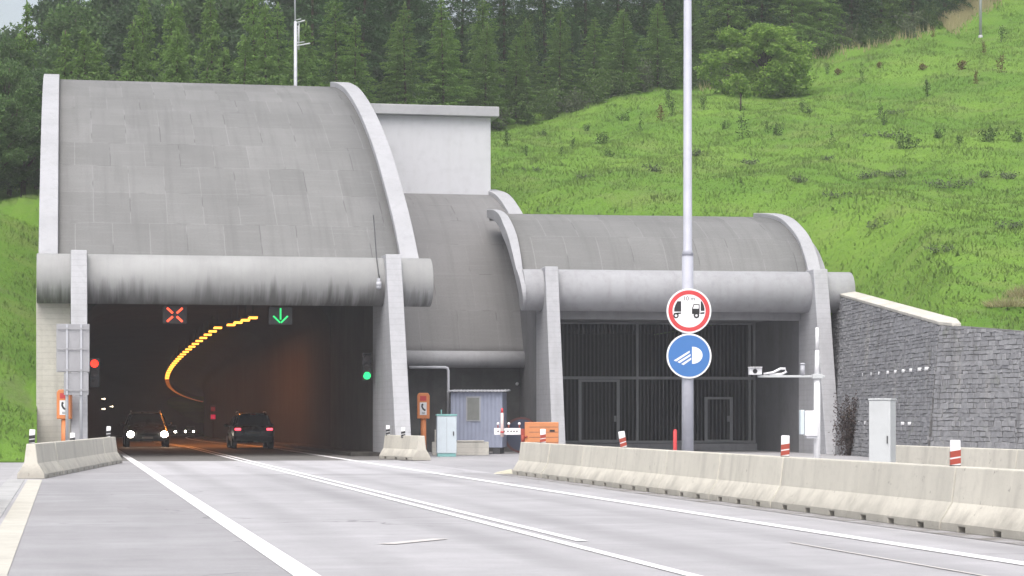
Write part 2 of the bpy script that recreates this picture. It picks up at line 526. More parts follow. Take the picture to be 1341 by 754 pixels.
def grass_mats():
    t = NT('meadow')
    c = grass_col(t)
    f = t.noise(5.0, 5, rough=0.7)
    c = t.mix(t.math('MULTIPLY', t.rng(f, 0.45, 0.7), 0.5), c, (0.088, 0.17, 0.026))
    t.bump(f, 0.5, 0.1)
    m1 = t.done(c, 0.9, 0.1)
    t = NT('grass_blades')
    c = grass_col(t)
    geo = t.node('ShaderNodeNewGeometry')
    c = t.mix(t.rng(geo.outputs['Random Per Island'], 0, 1, 0, 0.55), c, (0.18, 0.28, 0.05))
    t.done(c, 0.7, 0.2)
    # soft turf shading: blades bend every way, so their mean normal leans to the sky
    va = t.node('ShaderNodeVectorMath', operation='MULTIPLY_ADD'); va.inputs[1].default_value = (.45, .45, .45); va.inputs[2].default_value = (0, 0, 1)
    vn = t.node('ShaderNodeVectorMath', operation='NORMALIZE')
    t.link(geo.outputs['Normal'], va.inputs[0]); t.link(va.outputs[0], vn.inputs[0]); t.link(vn.outputs[0], t.b.inputs['Normal'])
    tr = t.node('ShaderNodeBsdfTranslucent'); t.link(c, tr.inputs['Color'])
    mx = t.node('ShaderNodeMixShader'); mx.inputs[0].default_value = 0.25
    t.link(t.b.outputs[0], mx.inputs[1]); t.link(tr.outputs[0], mx.inputs[2])
    t.link(mx.outputs[0], t.out.inputs['Surface'])
    return m1, t.mat


M['meadow'], M['blades'] = grass_mats()


def stone_face():
    t = NT('stone_faces')
    geo = t.node('ShaderNodeNewGeometry')
    c = t.mix(geo.outputs['Random Per Island'], (0.215, 0.218, 0.23), (0.30, 0.303, 0.316))
    n1 = t.noise(6.0, 6, rough=0.75)
    c = t.mix(t.math('MULTIPLY', t.rng(n1, 0.42, 0.7), 0.55), c, (0.13, 0.132, 0.14))
    n2 = t.noise(0.5, 4)
    c = t.mix(t.math('MULTIPLY', t.rng(n2, 0.5, 0.68), 0.35), c, (0.24, 0.24, 0.245))
    v = t.noise(1.0, 4, t.vec('Object', (1.6, 0.9, 0.14)), 0.65)          # lime runs and damp streaks
    c = t.mix(t.math('MULTIPLY', t.rng(v, 0.60, 0.72), 0.5), c, (0.36, 0.35, 0.33))
    v2 = t.noise(1.0, 4, t.vec('Object', (1.9, 1.3, 0.10)), 0.65)
    c = t.mix(t.math('MULTIPLY', t.rng(v2, 0.58, 0.7), 0.4), c, (0.05, 0.048, 0.048))
    mo = t.noise(1.4, 5)
    c = t.mix(t.math('MULTIPLY', t.rng(mo, 0.6, 0.72), 0.3), c, (0.10, 0.12, 0.06))
    t.bump(n1, 0.7, 0.03)
    return t.done(c, 0.88, 0.25)


M['stone_face'] = stone_face()
M['mortar'] = concrete('dark_mortar', g(0.13), g(0.17), 2.0, 0.3, g(0.03), bump=0.6)

# ------------------------------------------------------------------ terrain
def sstep(a, b, x):
    t = np.clip((x - a) / (b - a), 0, 1)
    return t * t * (3 - 2 * t)


def hill_base(X, Y):
    d = np.minimum(Y, 185.0) - 70.0
    z = 4.2 + 0.22 * d + 0.0007 * np.maximum(d, 0) ** 2 + 0.05 * np.maximum(Y - 185, 0)
    z = z - np.clip((Y - 95) / 45, 0, 1.3) * 3.5 * np.clip((36 - X) / 36, 0, 1.2)
    zl = 12.3 + 0.02 * (Y - 100)
    t = sstep(-6.0, -24.0, X)
    z = z * (1 - t) + np.minimum(z, zl) * t
    z = z + 0.22 * np.sin(X * 0.31 + Y * 0.17) + 0.14 * np.sin(X * 0.83 - Y * 0.39 + 1.3) + 0.05 * np.sin(X * 1.9 + Y * 1.1) + 0.035 * np.sin(X * 2.7 - Y * 0.9 + np.sin(Y * 1.3)) + 0.03 * np.sin(X * 1.4 + Y * 2.6 + 2 * np.sin(X * 0.7))
    fade = (1 - sstep(260, 460, Y)) * (1 - sstep(140, 320, np.abs(X)))
    return np.maximum(z, 0.2) * fade - 0.02


def _p(v): return (v.x, v.y)


BND = [((-2500, 71.5), 0, 0.36), ((-14.8, 71.4), 0, 0.36), (_p(R(0.0, 0.1)), 1.6, 0.36), (_p(R(0.03, 1.0)), 2.6, 0.4),
       (_p(R(0.03, 21)), 9.5, 0.4), (_p(R(0.5, 21.6)), 25, 1), (_p(R(13.3, 21.6)), 25, 1), (_p(R(20.3, 22)), 10.8, .4), (_p(R(20.3, 16.5)), 9.5, .4),
       (_p(S(2.5, 7.8)), 9.0, .42), (_p(S(11.4, 7.6)), 9.1, .42), (_p(S(12.1, 4.0)), 7.0, .8), ((13.35, 90.2), 6.2, 1), ((13.95, 72.3), 4.25, 1),
       ((15.65, 68.3), 3.85, 1), ((24.6, 52.3), 2.5, 1), ((60, 30), 0.6, 0.5), ((2500, 30), 0, 0.3)]


def hill_z(X, Y, snap=None):
    """height and inside mask for arrays of points"""
    X = np.asarray(X, float); Y = np.asarray(Y, float)
    best = np.full(X.shape, 1e18); zb = np.zeros(X.shape); sl = np.zeros(X.shape)
    inside = np.zeros(X.shape, bool)
    pts = [b[0] for b in BND] + [(2500, 6000), (-2500, 6000)]
    for i in range(len(pts)):
        (x0, y0), (x1, y1) = pts[i], pts[(i + 1) % len(pts)]
        if y0 != y1:
            cond = ((y0 > Y) != (y1 > Y)) & (X < (x1 - x0) * (Y - y0) / (y1 - y0) + x0)
            inside ^= cond
    for i in range(len(BND) - 1):
        (x0, y0), z0, s0 = BND[i]; (x1, y1), z1, s1 = BND[i + 1]
        dx, dy = x1 - x0, y1 - y0
        t = np.clip(((X - x0) * dx + (Y - y0) * dy) / (dx * dx + dy * dy), 0, 1)
        d2 = (X - x0 - t * dx) ** 2 + (Y - y0 - t * dy) ** 2
        m = d2 < best
        if snap is not None:
            snap[0][...] = np.where(m, x0 + t * dx, snap[0]); snap[1][...] = np.where(m, y0 + t * dy, snap[1])
        best = np.where(m, d2, best); zb = np.where(m, z0 + t * (z1 - z0), zb); sl = np.where(m, s0 + t * (s1 - s0), sl)
    dist = np.sqrt(best)
    H = hill_base(X, Y)
    zin = np.minimum(H, zb + sl * dist)
    zout = np.minimum(H, zb) - 1.6 * dist
    return np.where(inside, zin, zout), inside, dist


def build_hill():
    def axis(fine0, fine1, step, far):
        a = list(np.arange(fine0, fine1 + 1e-6, step))
        s = step; x = a[-1]
        while x < far[1]:
            s *= 1.25; x += s; a.append(min(x, far[1]))
        s = step; x = a[0]; pre = []
        while x > far[0]:
            s *= 1.25; x -= s; pre.append(max(x, far[0]))
        return np.array(pre[::-1] + a)
    xs = axis(-30, 34, 0.4, (-2500, 2500)); ys = axis(60, 135, 0.4, (20, 3000))
    XX, YY = np.meshgrid(xs, ys)
    sn = [np.zeros(XX.size), np.zeros(XX.size), None]
    Z, ins, dist = hill_z(XX.ravel(), YY.ravel(), sn)
    nx, ny = len(xs), len(ys)
    near = ~ins & (dist < 1.3)
    Zb, _, _ = hill_z(sn[0], sn[1])
    vs = np.stack([np.where(near, sn[0], XX.ravel()), np.where(near, sn[1], YY.ravel()), np.where(near, Zb, Z)], 1)
    fs = []
    I = ins.reshape(ny, nx)
    keep = I[:-1, :-1] | I[1:, :-1] | I[:-1, 1:] | I[1:, 1:]
    for j, i in zip(*np.nonzero(keep)):
        fs.append((j * nx + i, j * nx + i + 1, (j + 1) * nx + i + 1, (j + 1) * nx + i))
    used = sorted({k for f in fs for k in f}); mp = {k: n for n, k in enumerate(used)}
    me = bpy.data.meshes.new('hillside')
    me.from_pydata([tuple(vs[k]) for k in used], [], [[mp[k] for k in f] for f in fs])
    bm = bmesh.new(); bm.from_mesh(me)
    bm.verts.ensure_lookup_table()
    nearu = [bool(near[k]) for k in used]
    bmesh.ops.triangulate(bm, faces=[f for f in bm.faces if any(nearu[v.index] for v in f.verts)])
    edges = [e for e in bm.edges if len(e.link_faces) == 1 and nearu[e.verts[0].index] and nearu[e.verts[1].index] and e.calc_length() > 1e-4]
    low = {}
    for e in edges:                                  # skirt under the cut edge
        for v in e.verts:
            if v not in low: low[v] = bm.verts.new((v.co.x, v.co.y, v.co.z - 2.5))
        try: bm.faces.new((e.verts[0], e.verts[1], low[e.verts[1]], low[e.verts[0]]))
        except ValueError: pass
    bmesh.ops.dissolve_degenerate(bm, dist=1e-4, edges=bm.edges)
    bm.to_mesh(me); bm.free()
    me.polygons.foreach_set('use_smooth', [True] * len(me.polygons))
    me.materials.append(M['meadow'])
    o = bpy.data.objects.new('hillside', me); COL.objects.link(o)
    tag(o, kind='structure')


build_hill()


def build_grass():
    N = 560000
    k = rng.uniform(-0.33, 0.36, N)
    D = 58 + (170 - 58) * rng.random(N) ** 0.85
    X = k * D; Y = D
    # clumps
    X = X + rng.normal(0, 0.12, N); Y = Y + rng.normal(0, 0.25, N)
    z, ins, dist = hill_z(X, Y)
    clump = 0.5 + 0.5 * np.sin(X * 1.7 + 2 * np.sin(Y * 0.9)) * np.sin(Y * 1.3 + 1.5 * np.sin(X * 0.8))
    ok = ins & (dist > 0.12) & (rng.random(N) < 0.35 + 0.65 * clump)
    X, Y, z, clump = X[ok], Y[ok], z[ok], clump[ok]
    n = len(X)
    h = (0.06 + 0.13 * rng.random(n) ** 2) * (0.55 + 0.75 * clump)
    w = 0.018 + 0.026 * rng.random(n)
    a = rng.uniform(-0.9, 0.9, n)
    lean = rng.normal(0, 0.5, (n, 2)) * h[:, None]
    V = np.empty((n, 3, 3))
    V[:, 0] = np.stack([X - w * np.cos(a), Y - w * np.sin(a), z - 0.03], 1)
    V[:, 1] = np.stack([X + w * np.cos(a), Y + w * np.sin(a), z - 0.03], 1)
    V[:, 2] = np.stack([X + lean[:, 0], Y + lean[:, 1], z + h], 1)
    mesh_np('grass', V.reshape(-1, 3), np.arange(n * 3).reshape(-1, 3), M['blades'])


def mesh_np(name, verts, tris, mat, parent=None, link=True):
    me = bpy.data.meshes.new(name)
    k = tris.shape[1]
    me.vertices.add(len(verts)); me.vertices.foreach_set('co', np.asarray(verts, np.float32).ravel())
    me.loops.add(tris.size); me.loops.foreach_set('vertex_index', np.asarray(tris, np.int32).ravel())
    me.polygons.add(len(tris))
    me.polygons.foreach_set('loop_start', np.arange(0, tris.size, k, dtype=np.int32))
    me.update(calc_edges=True)
    me.materials.append(mat)
    o = bpy.data.objects.new(name, me)
    if link: COL.objects.link(o)
    if parent is not None: o.parent = parent
    return o


build_grass()
tag(bpy.data.objects['grass'], 'short green meadow grass covering the hillside around the portals', 'grass', kind='stuff')

# ground in front: one large sheet
def sheet(name, poly, z, mat):
    mb = MB(); mb.poly([(p.x, p.y, z) for p in poly])
    return tag(mb.build(name, mat, recalc=False), kind='structure')


sheet('ground', [R(-2500, -2500), R(2500, -2500), R(2500, 25.5), R(-2500, 25.5)], -0.012, M['ground'])


def strip(name, u0, u1, w0, w1, dz, mat, step=6.0):
    """ribbon that follows the road"""
    mb = MB()
    n = max(1, int(math.ceil((w1 - w0) / step)))
    vs = []
    for i in range(n + 1):
        w = w0 + (w1 - w0) * i / n
        for u in (u0, u1):
            p = bend(u, w); vs.append((p.x, p.y, p.z + dz))
    mb.add(vs, [(2 * i, 2 * i + 1, 2 * i + 3, 2 * i + 2) for i in range(n)])
    return tag(mb.build(name, mat, recalc=False), kind='structure')


strip('road', -0.3, 11.6, -260, 2.0, 0.0, M['asphalt'])
strip('tunnel_road', 1.72, 11.98, -7.0, 560, 0.004, M['tunnel_asphalt'])  # starts outside the mouth; its dark colour also paints the entrance shade
strip('shoulder', 0.47, 2.96, -200, -9, 0.002, M['shoulder'])
strip('paving', 2.98, 11.5, -24.5, -7.02, 0.004, M['apron'])
def dirt_mat():
    t = NT('roadside_grit')
    n = t.noise(1.6, 6, rough=0.7); n2 = t.noise(14.0, 4, rough=0.7)
    c = t.mix(t.rng(n, 0.42, 0.62), g(0.345, PUR), (0.19, 0.18, 0.165))
    c = t.mix(t.math('MULTIPLY', t.rng(n2, 0.5, 0.7), 0.5), c, (0.13, 0.12, 0.11))
    t.bump(n2, 0.5, 0.02)
    return t.done(c, 0.95, 0.1)


M['dirt'] = dirt_mat()
strip('dirt', 11.34, 12.6, -62, -25.4, 0.006, M['dirt'])
strip('road_marking', 2.97, 3.21, -200, 420, 0.008, M['line'])
strip('road_marking', 6.41, 6.55, -200, 420, 0.008, M['line'])
strip('road_marking', 6.69, 6.83, -55.2, 420, 0.008, M['line'])
strip('road_marking', 9.95, 10.18, -200, 420, 0.008, M['line'])
strip('gutter', 0.14, 0.46, -200, -28.2, 0.008, M['gutter'])
strip('worn_marking', 9.0, 9.05, -62.5, -55.8, 0.008, M['line_old'])
mb = MB()
for (a, b) in (((505, 713), (578, 706)),):
    p0 = at(a[0], a[1], CAM_H * FOC / (a[1] - PYH)); p1 = at(b[0], b[1], CAM_H * FOC / (b[1] - PYH))
    t = (p1 - p0).normalized(); q = Vector((-t.y, t.x, 0)) * 0.11
    mb.poly([(p0.x - q.x, p0.y - q.y, .008), (p1.x - q.x, p1.y - q.y, .008), (p1.x + q.x, p1.y + q.y, .008), (p0.x + q.x, p0.y + q.y, .008)])
tag(mb.build('worn_marking', M['line_old'], recalc=False), kind='structure')
# kerb on the left: a real step
mb = MB()
for i in range(40):
    w = -110 + i * 2.05
    c = [R(-0.32, w), R(0.08, w), R(0.08, w + 2.03), R(-0.32, w + 2.03)]
    mb.add([(p.x, p.y, z) for z in (-0.1, 0.015) for p in c],
           [(0, 1, 2, 3), (4, 5, 6, 7), (0, 1, 5, 4), (1, 2, 6, 5), (2, 3, 7, 6), (3, 0, 4, 7)])
tag(mb.build('kerb', M['kerb'], bevel=0.02), kind='structure')


# ------------------------------------------------------------------ portals
def smooth_profile(pts, n=36):
    """Catmull-Rom through (w, z) points"""
    P = [np.array(p, float) for p in pts]
    P = [2 * P[0] - P[1]] + P + [2 * P[-1] - P[-2]]
    out = []
    m = len(pts) - 1
    for i in range(m):
        for k in range(max(2, n // m)):
            t = k / max(2, n // m)
            a, b, c, d = P[i], P[i + 1], P[i + 2], P[i + 3]
            out.append(0.5 * ((2 * b) + (-a + c) * t + (2 * a - 5 * b + 4 * c - d) * t * t + (-a + 3 * b - 3 * c + d) * t ** 3))
    out.append(P[-2])
    return out


def offset_profile(pr, d):
    out = []
    for i, p in enumerate(pr):
        t = pr[min(i + 1, len(pr) - 1)] - pr[max(i - 1, 0)]
        t = t / np.linalg.norm(t)
        out.append(p + np.array([-t[1], t[0]]) * (d[i] if isinstance(d, list) else d))
    return out


def vault_sheet(name, pr, u0, u1, mat, parent, off, thick=0.35):
    """curved slab with UVs in metres (across, along the slope)"""
    low = offset_profile(pr, -thick)
    n = len(pr)
    us = np.linspace(u0, u1, 9)
    vs, fs, uvs = [], [], []
    L = [0.0]
    for i in range(1, n): L.append(L[-1] + float(np.linalg.norm(pr[i] - pr[i - 1])))
    for i in range(n):
        for u in us: vs.append((u - off[0], pr[i][0] - off[1], pr[i][1] - off[2])); uvs.append((u - u0, L[i]))
    nu = len(us)
    for i in range(n - 1):
        for k in range(nu - 1): fs.append((i * nu + k, i * nu + k + 1, (i + 1) * nu + k + 1, (i + 1) * nu + k))
    b = len(vs)
    for i in range(n):
        for u in (u0, u1): vs.append((u - off[0], low[i][0] - off[1], low[i][1] - off[2])); uvs.append((u - u0, L[i]))
    for i in range(n - 1):
        fs.append((b + 2 * i, b + 2 * i + 2, b + 2 * i + 3, b + 2 * i + 1))
        fs.append((i * nu, (i + 1) * nu, b + 2 * i + 2, b + 2 * i)); fs.append((i * nu + nu - 1, b + 2 * i + 1, b + 2 * i + 3, (i + 1) * nu + nu - 1))
    e = (n - 1) * nu
    fs.append(tuple(e + k for k in range(nu)) + (b + 2 * n - 1, b + 2 * n - 2))
    fs.append(tuple(range(nu))[::-1] + (b, b + 1))
    me = bpy.data.meshes.new(name); me.from_pydata(vs, [], fs)
    uvl = me.uv_layers.new(name='UVMap')
    for l in me.loops: uvl.data[l.index].uv = uvs[l.vertex_index]
    me.polygons.foreach_set('use_smooth', [len(p.vertices) == 4 and i < (n - 1) * (nu - 1) for i, p in enumerate(me.polygons)])
    me.materials.append(mat); me.update()
    o = bpy.data.objects.new(name, me); COL.objects.link(o); o.parent = parent
    return o


def rim_piece(name, pr, u0, u1, mat, parent, off, up, down, extra=None):
    """raised band that follows the edge of a vault"""
    top = [tuple(p) for p in offset_profile(pr, up)]; bot = [tuple(p) for p in offset_profile(pr, [-x for x in down] if isinstance(down, list) else -down)]
    if extra: top = extra[0] + top; bot = extra[1] + bot
    mb = MB(off)
    n = len(top)
    U = [u0 if isinstance(u0, list) else [u0] * n, [u1] * n]
    vs = [(u[i], p[0], p[1]) for u in U for i, p in enumerate(top)] + [(u[i], p[0], p[1]) for u in U for i, p in enumerate(bot)]
    fs = []
    for i in range(n - 1):
        fs += [(i, i + 1, n + i + 1, n + i), (2 * n + i, 3 * n + i, 3 * n + i + 1, 2 * n + i + 1),
               (i, 2 * n + i, 2 * n + i + 1, i + 1), (n + i, n + i + 1, 3 * n + i + 1, 3 * n + i)]
    fs += [(0, n, 3 * n, 2 * n), (n - 1, 3 * n - 1, 4 * n - 1, 2 * n - 1)]
    mb.add(vs, fs)
    return mb.build(name, mat, parent, bevel=0.03)


# ---- large portal
off = (6.86, 0, 0)
big = thing('tunnel_portal', 'large concrete tunnel portal with tall curved hood over the dark two-lane road tunnel', 'tunnel portal', R(6.86, 0), TH)
PRB = smooth_profile([(0, 7.05), (1.9, 8.55), (4.8, 10.4), (7.9, 12.1), (11.9, 13.85), (16.2, 15.3), (19.7, 16.1), (22.2, 16.5)], 42)
PRB_in = offset_profile(PRB, -0.22)
vault_sheet('vault', PRB_in, 0.66, 12.74, M['vault'], big, off)
rim_piece('rim', PRB, 0.06, 0.72, M['conc_rim'], big, off, 0.0, 0.6)
rim_piece('rim', PRB, 12.68, 13.33, M['conc_rim'], big, off, 0.0, 0.6)
mb = MB(off); mb.cyl((0, 0, 6.19), (13.72, 0, 6.19), 0.86, n=48)
mb.build('canopy_tube', M['tube'], big, bevel=0.03)
for u0, u1 in ((1.15, 1.70), (12.0, 12.55)):
    mb = MB(off); mb.prism([(-3.6, 0), (-0.95, 7.12), (0.3, 7.12), (0.5, 6.6), (2.5, 6.6), (2.5, 0)], 'x', u0, u1)
    mb.build('fin', M['conc_fin'], big, bevel=0.03)
for u0, u1, zb in ((0.10, 0.64, -1.0), (12.75, 13.29, 6.0)):
    low = [(float(p[0]), float(p[1]) - 0.62) for p in PRB]
    mb = MB(off); mb.prism([(0.95, zb)] + [p for p in low if p[0] > 0.95] + [(22.2, zb)], 'x', u0, u1)
    mb.build('side_wall', M['conc_wall'], big)
mb = MB(off); mb.box(-0.02, 1.147, 0.25, 0.93, -0.5, 5.9)
mb.build('abutment', M['conc_warm'], big, bevel=0.03)
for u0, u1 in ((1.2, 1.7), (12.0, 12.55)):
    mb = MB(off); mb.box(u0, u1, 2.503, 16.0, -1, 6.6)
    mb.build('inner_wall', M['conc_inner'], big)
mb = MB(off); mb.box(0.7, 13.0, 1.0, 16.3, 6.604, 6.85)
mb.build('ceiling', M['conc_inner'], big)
mb = MB(off); mb.box(0.7, 13.0, 21.4, 21.9, 8.0, 15.6)
mb.build('back_wall', M['conc_wall'], big)
# tunnel lining: horseshoe section swept along the curve
def _sq(x): return math.copysign(abs(x) ** 0.42, x)
ARCH = [(1.7, -0.6), (1.7, 1.2), (1.7, 3.9)] + [(6.85 - 5.15 * _sq(math.cos(PI * k / 16)), 3.9 + 2.66 * _sq(math.sin(PI * k / 16))) for k in range(1, 16)] + [(12.0, 3.9), (12.0, 1.2), (12.0, -0.6)]
mb = MB()
ws = [16.0 + 0.0] + [20 + 10 * i for i in range(55)]
inv = big.matrix_basis.inverted() if False else (Matrix.Translation(R(6.86, 0)) @ Matrix.Rotation(TH, 4, 'Z')).inverted()
vs = []
for w in ws:
    zz = bend(0, w).z
    for (u, z) in ARCH:
        p = bend(u, w); vs.append(inv @ Vector((p.x, p.y, z + zz)))
na = len(ARCH)
fs = [(j * na + i, j * na + i + 1, (j + 1) * na + i + 1, (j + 1) * na + i) for j in range(len(ws) - 1) for i in range(na - 1)]
fs.append(tuple((len(ws) - 1) * na + i for i in range(na)))
mb.add(vs, fs, 0, True)
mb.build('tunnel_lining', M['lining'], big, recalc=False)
mb = MB(off)
vs = [(u, 16.0, z) for (u, z) in ARCH] + [(u, 16.0, 6.6) for (u, z) in ARCH]
mb.add(vs, [(i, i + 1, na + i + 1, na + i) for i in range(2, na - 3)])
mb.build('bulkhead', M['conc_inner'], big, recalc=False)
# raised walkways inside
for u0, u1 in ((1.703, 2.5), (10.95, 11.997)):
    mb = MB(); vs = []
    wl = [0.5] + [10 + 10 * i for i in range(50)]
    for w in wl:
        for (u, z) in ((u0, -0.1), (u0, 0.14), (u1, 0.14), (u1, -0.1)):
            p = bend(u, w); vs.append(inv @ Vector((p.x, p.y, z + p.z)))
    fs = [(4 * j + k, 4 * j + (k + 1) % 4, 4 * j + 4 + (k + 1) % 4, 4 * j + 4 + k) for j in range(len(wl) - 1) for k in range(4)] + [(0, 1, 2, 3)]
    mb.add(vs, fs); mb.build('walkway', M['conc_inner'], big)

# ---- small portal
off = (6.5, 0, 0)
sml = thing('tunnel_portal', 'low concrete portal with rounded roof and a barred steel gate, beside the stone wall', 'tunnel portal', S(6.5, 0), THS)
PRS = smooth_profile([(0, 7.09), (0.6, 7.8), (1.5, 8.5), (2.7, 9.05), (4.25, 9.55), (6.3, 9.9), (8.6, 10.12)], 36)
vault_sheet('vault', offset_profile(PRS, -0.15), -0.05, 11.5, M['vault'], sml, off, 0.3)
# left rim runs on round the end of the tube to a point
ct, cb = [], []
e0 = offset_profile(PRS, 0.02)[0]; e1 = offset_profile(PRS, -0.40)[0]
for k in range(13):
    f = k / 13
    q0, q1, q2, q3 = np.array([-.30, 5.5]), np.array([-1.25, 5.75]), np.array([-1.0, 6.6]), np.array(e0)
    a = PI / 2 + PI * (1 - f) * 0.97
    o_ = np.array([math.cos(a) * (0.80 + 0.06 * math.sin(PI * f)), 6.285 + math.sin(a) * (0.80 + 0.06 * math.sin(PI * f))])
    i_ = np.array([math.cos(a) * 0.74, 6.285 + math.sin(a) * 0.76])
    g1 = f ** 3
    ct.append(tuple(q0 * (1 - f) ** 3 + 3 * q1 * f * (1 - f) ** 2 + 3 * q2 * f * f * (1 - f) + q3 * f ** 3)); cb.append(tuple((q0 + [.05, .05]) * (1 - f) + np.array(e1) * f))
nt_ = len(ct); na_ = nt_ + len(PRS)
U0 = [-0.34 * math.sin(PI * min(1.0, (k / na_) / 0.62) * 0.5) ** 0.9 * (1 if k / na_ < 0.62 else 1 - 0.55 * (k / na_ - 0.62) / 0.38) for k in range(na_)]
DN = [0.40 + 0.12 * math.sin(PI * k / (len(PRS) - 1)) - 0.08 * (k / (len(PRS) - 1)) ** 2 for k in range(len(PRS))]
rim_piece('rim', PRS, U0, 0.04, M['conc_rim'], sml, off, 0.02, DN, (ct, cb))
rim_piece('rim', PRS, 11.36, 11.88, M['conc_rim'], sml, off, 0.02, 0.45)
mb = MB(off); mb.cyl((0.0, 0, 6.285), (13.03, 0, 6.285), 0.80, n=48)
mb.build('canopy_tube', M['tube_clean'], sml, bevel=0.03)
for u0, u1 in ((0.76, 1.27), (11.3, 11.87)):
    mb = MB(off); mb.prism([(-2.7, -0.1), (-0.9, 7.14), (0.3, 7.14), (0.5, 6.8), (1.2, 6.8), (1.2, -0.1)], 'x', u0, u1)
    mb.build('fin', M['conc_fin'], sml, bevel=0.03)
    mb = MB(off); mb.prism([(1.203, -0.1), (1.203, 6.8), (9.5, 8.4), (9.5, -0.1)], 'x', u0 + 0.004, u1 - 0.004)
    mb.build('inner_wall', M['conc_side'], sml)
mb = MB(off); mb.box(1.273, 11.297, 0.9, 1.3, 5.22, 6.3)
mb.build('lintel', M['conc_wall'], sml, bevel=0.02)
mb = MB(off); mb.box(1.273, 11.297, 1.303, 9.0, 5.42, 5.7)
mb.build('ceiling', M['conc_wall'], sml)
low = [(float(p[0]), float(p[1]) - 0.5) for p in PRS]
mb = MB(off); mb.prism([(0.3, -0.5)] + [p for p in low if p[0] > 0.3] + [(8.6, -0.5)], 'x', 11.873, 12.2)
mb.build('side_wall', M['conc_wall'], sml)
mb = MB(off)
mb.box(1.0, 1.27, 9.503, 30, -0.5, 5.6); mb.box(11.3, 11.6, 9.503, 30, -0.5, 5.6); mb.box(1, 11.6, 8.4, 30, 5.703, 5.9); mb.box(1, 11.6, 30, 30.3, -0.5, 5.9)
mb.box(1.0, 11.6, 9.0, 30, -0.3, 0.15)
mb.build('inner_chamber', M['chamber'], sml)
mb = MB(off); mb.box(1.273, 11.297, 7.7, 8.99, -0.1, 0.28)
mb.build('threshold', M['conc_wall'], sml)
# barred gate
gate = MB(off)
GU = lambda px: (lambda k: ((k * (SY + 8 * math.cos(THS)) - SX + 8 * math.sin(THS)) / (math.cos(THS) - k * math.sin(THS))))((px - PX0) / FOC)
gu0, gu1 = 1.3, 11.27
gz0, gz1, gzr = 0.30, 5.40, 3.05
for u in (gu0, GU(833), GU(980), gu1 - 0.07):
    gate.box(u, u + 0.10, 7.95, 8.07, gz0, gz1)
gate.box(gu0 + 0.1, gu1 - 0.07, 7.96, 8.06, gzr - 0.06, gzr + 0.06)
gate.box(gu0 + 0.1, gu1 - 0.07, 7.96, 8.06, gz0, gz0 + 0.1)
gate.box(gu0 + 0.1, gu1 - 0.07, 7.96, 8.06, gz1 - 0.08, gz1 - 0.002)
gate.build('gate_frame', M['grille_frame'], sml)
bars = MB(off)
u = gu0 + 0.2
while u < gu1 - 0.15:
    for (z0, z1) in ((gz0 + 0.1, gzr - 0.06), (gzr + 0.06, gz1 - 0.08)):
        bars.box(u, u + 0.055, 7.985, 8.03, z0, z1)
    u += 0.165
bars.build('gate_bars', M['grille'], sml)
for (a, b, zt) in ((757, 807, gzr - 0.07), (922, 955, 2.25)):
    d = MB(off); ua, ub = GU(a), GU(b)
    d.box(ua, ua + 0.13, 7.88, 7.945, gz0 + 0.02, zt); d.box(ub, ub + 0.13, 7.88, 7.945, gz0 + 0.02, zt)
    d.box(ua + 0.13, ub, 7.88, 7.945, zt - 0.1, zt); d.box(ua + 0.13, ub, 7.88, 7.945, gz0 + 0.02, gz0 + 0.14)
    d.box(ub - 0.12, ub - 0.02, 7.84, 7.88, 1.2, 1.45)
    d.build('gate_door', M['grille_frame'], sml)

# ---- middle hood between the portals
off = (17, 10, 0)
mid = thing('middle_hood', 'grey sloping concrete hood between the two portals, over a dark recess', 'hood', R(17, 10), TH)
PRM = smooth_profile([(10.0, 4.0), (11.2, 6.0), (13.0, 8.0), (15.0, 9.5), (16.6, 10.3), (19.0, 11.1), (22.0, 11.6)], 36)
vault_sheet('vault', PRM, 12.56, 20.2, M['vault_dark'], mid, off, 0.3)
rim_piece('rim', [p for p in PRM if p[0] > 14.5], 19.62, 20.25, M['conc_rim'], mid, off, 0.18, 0.4)
mb = MB(off); mb.cyl((12.56, 9.98, 3.72), (20.5, 9.98, 3.72), 0.34, n=32)
mb.build('canopy_tube', M['tube_clean'], mid)
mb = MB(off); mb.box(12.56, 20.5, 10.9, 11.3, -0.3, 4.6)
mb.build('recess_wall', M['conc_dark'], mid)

# ---- plant room on top
pr = thing('plant_room', 'pale windowless box building with flat overhanging roof above the middle hood', 'building', R(17.2, 20.5, 11.3), TH)
mb = MB(); mb.box(-2.9, 2.52, 0, 5.5, -1.5, 3.55)
mb.build('wall', M['plaster'], pr, bevel=0.02)
mb = MB(); mb.box(-3.2, 2.85, -0.35, 5.85, 3.553, 4.0)
mb.build('roof', M['conc_rim'], pr, bevel=0.03)

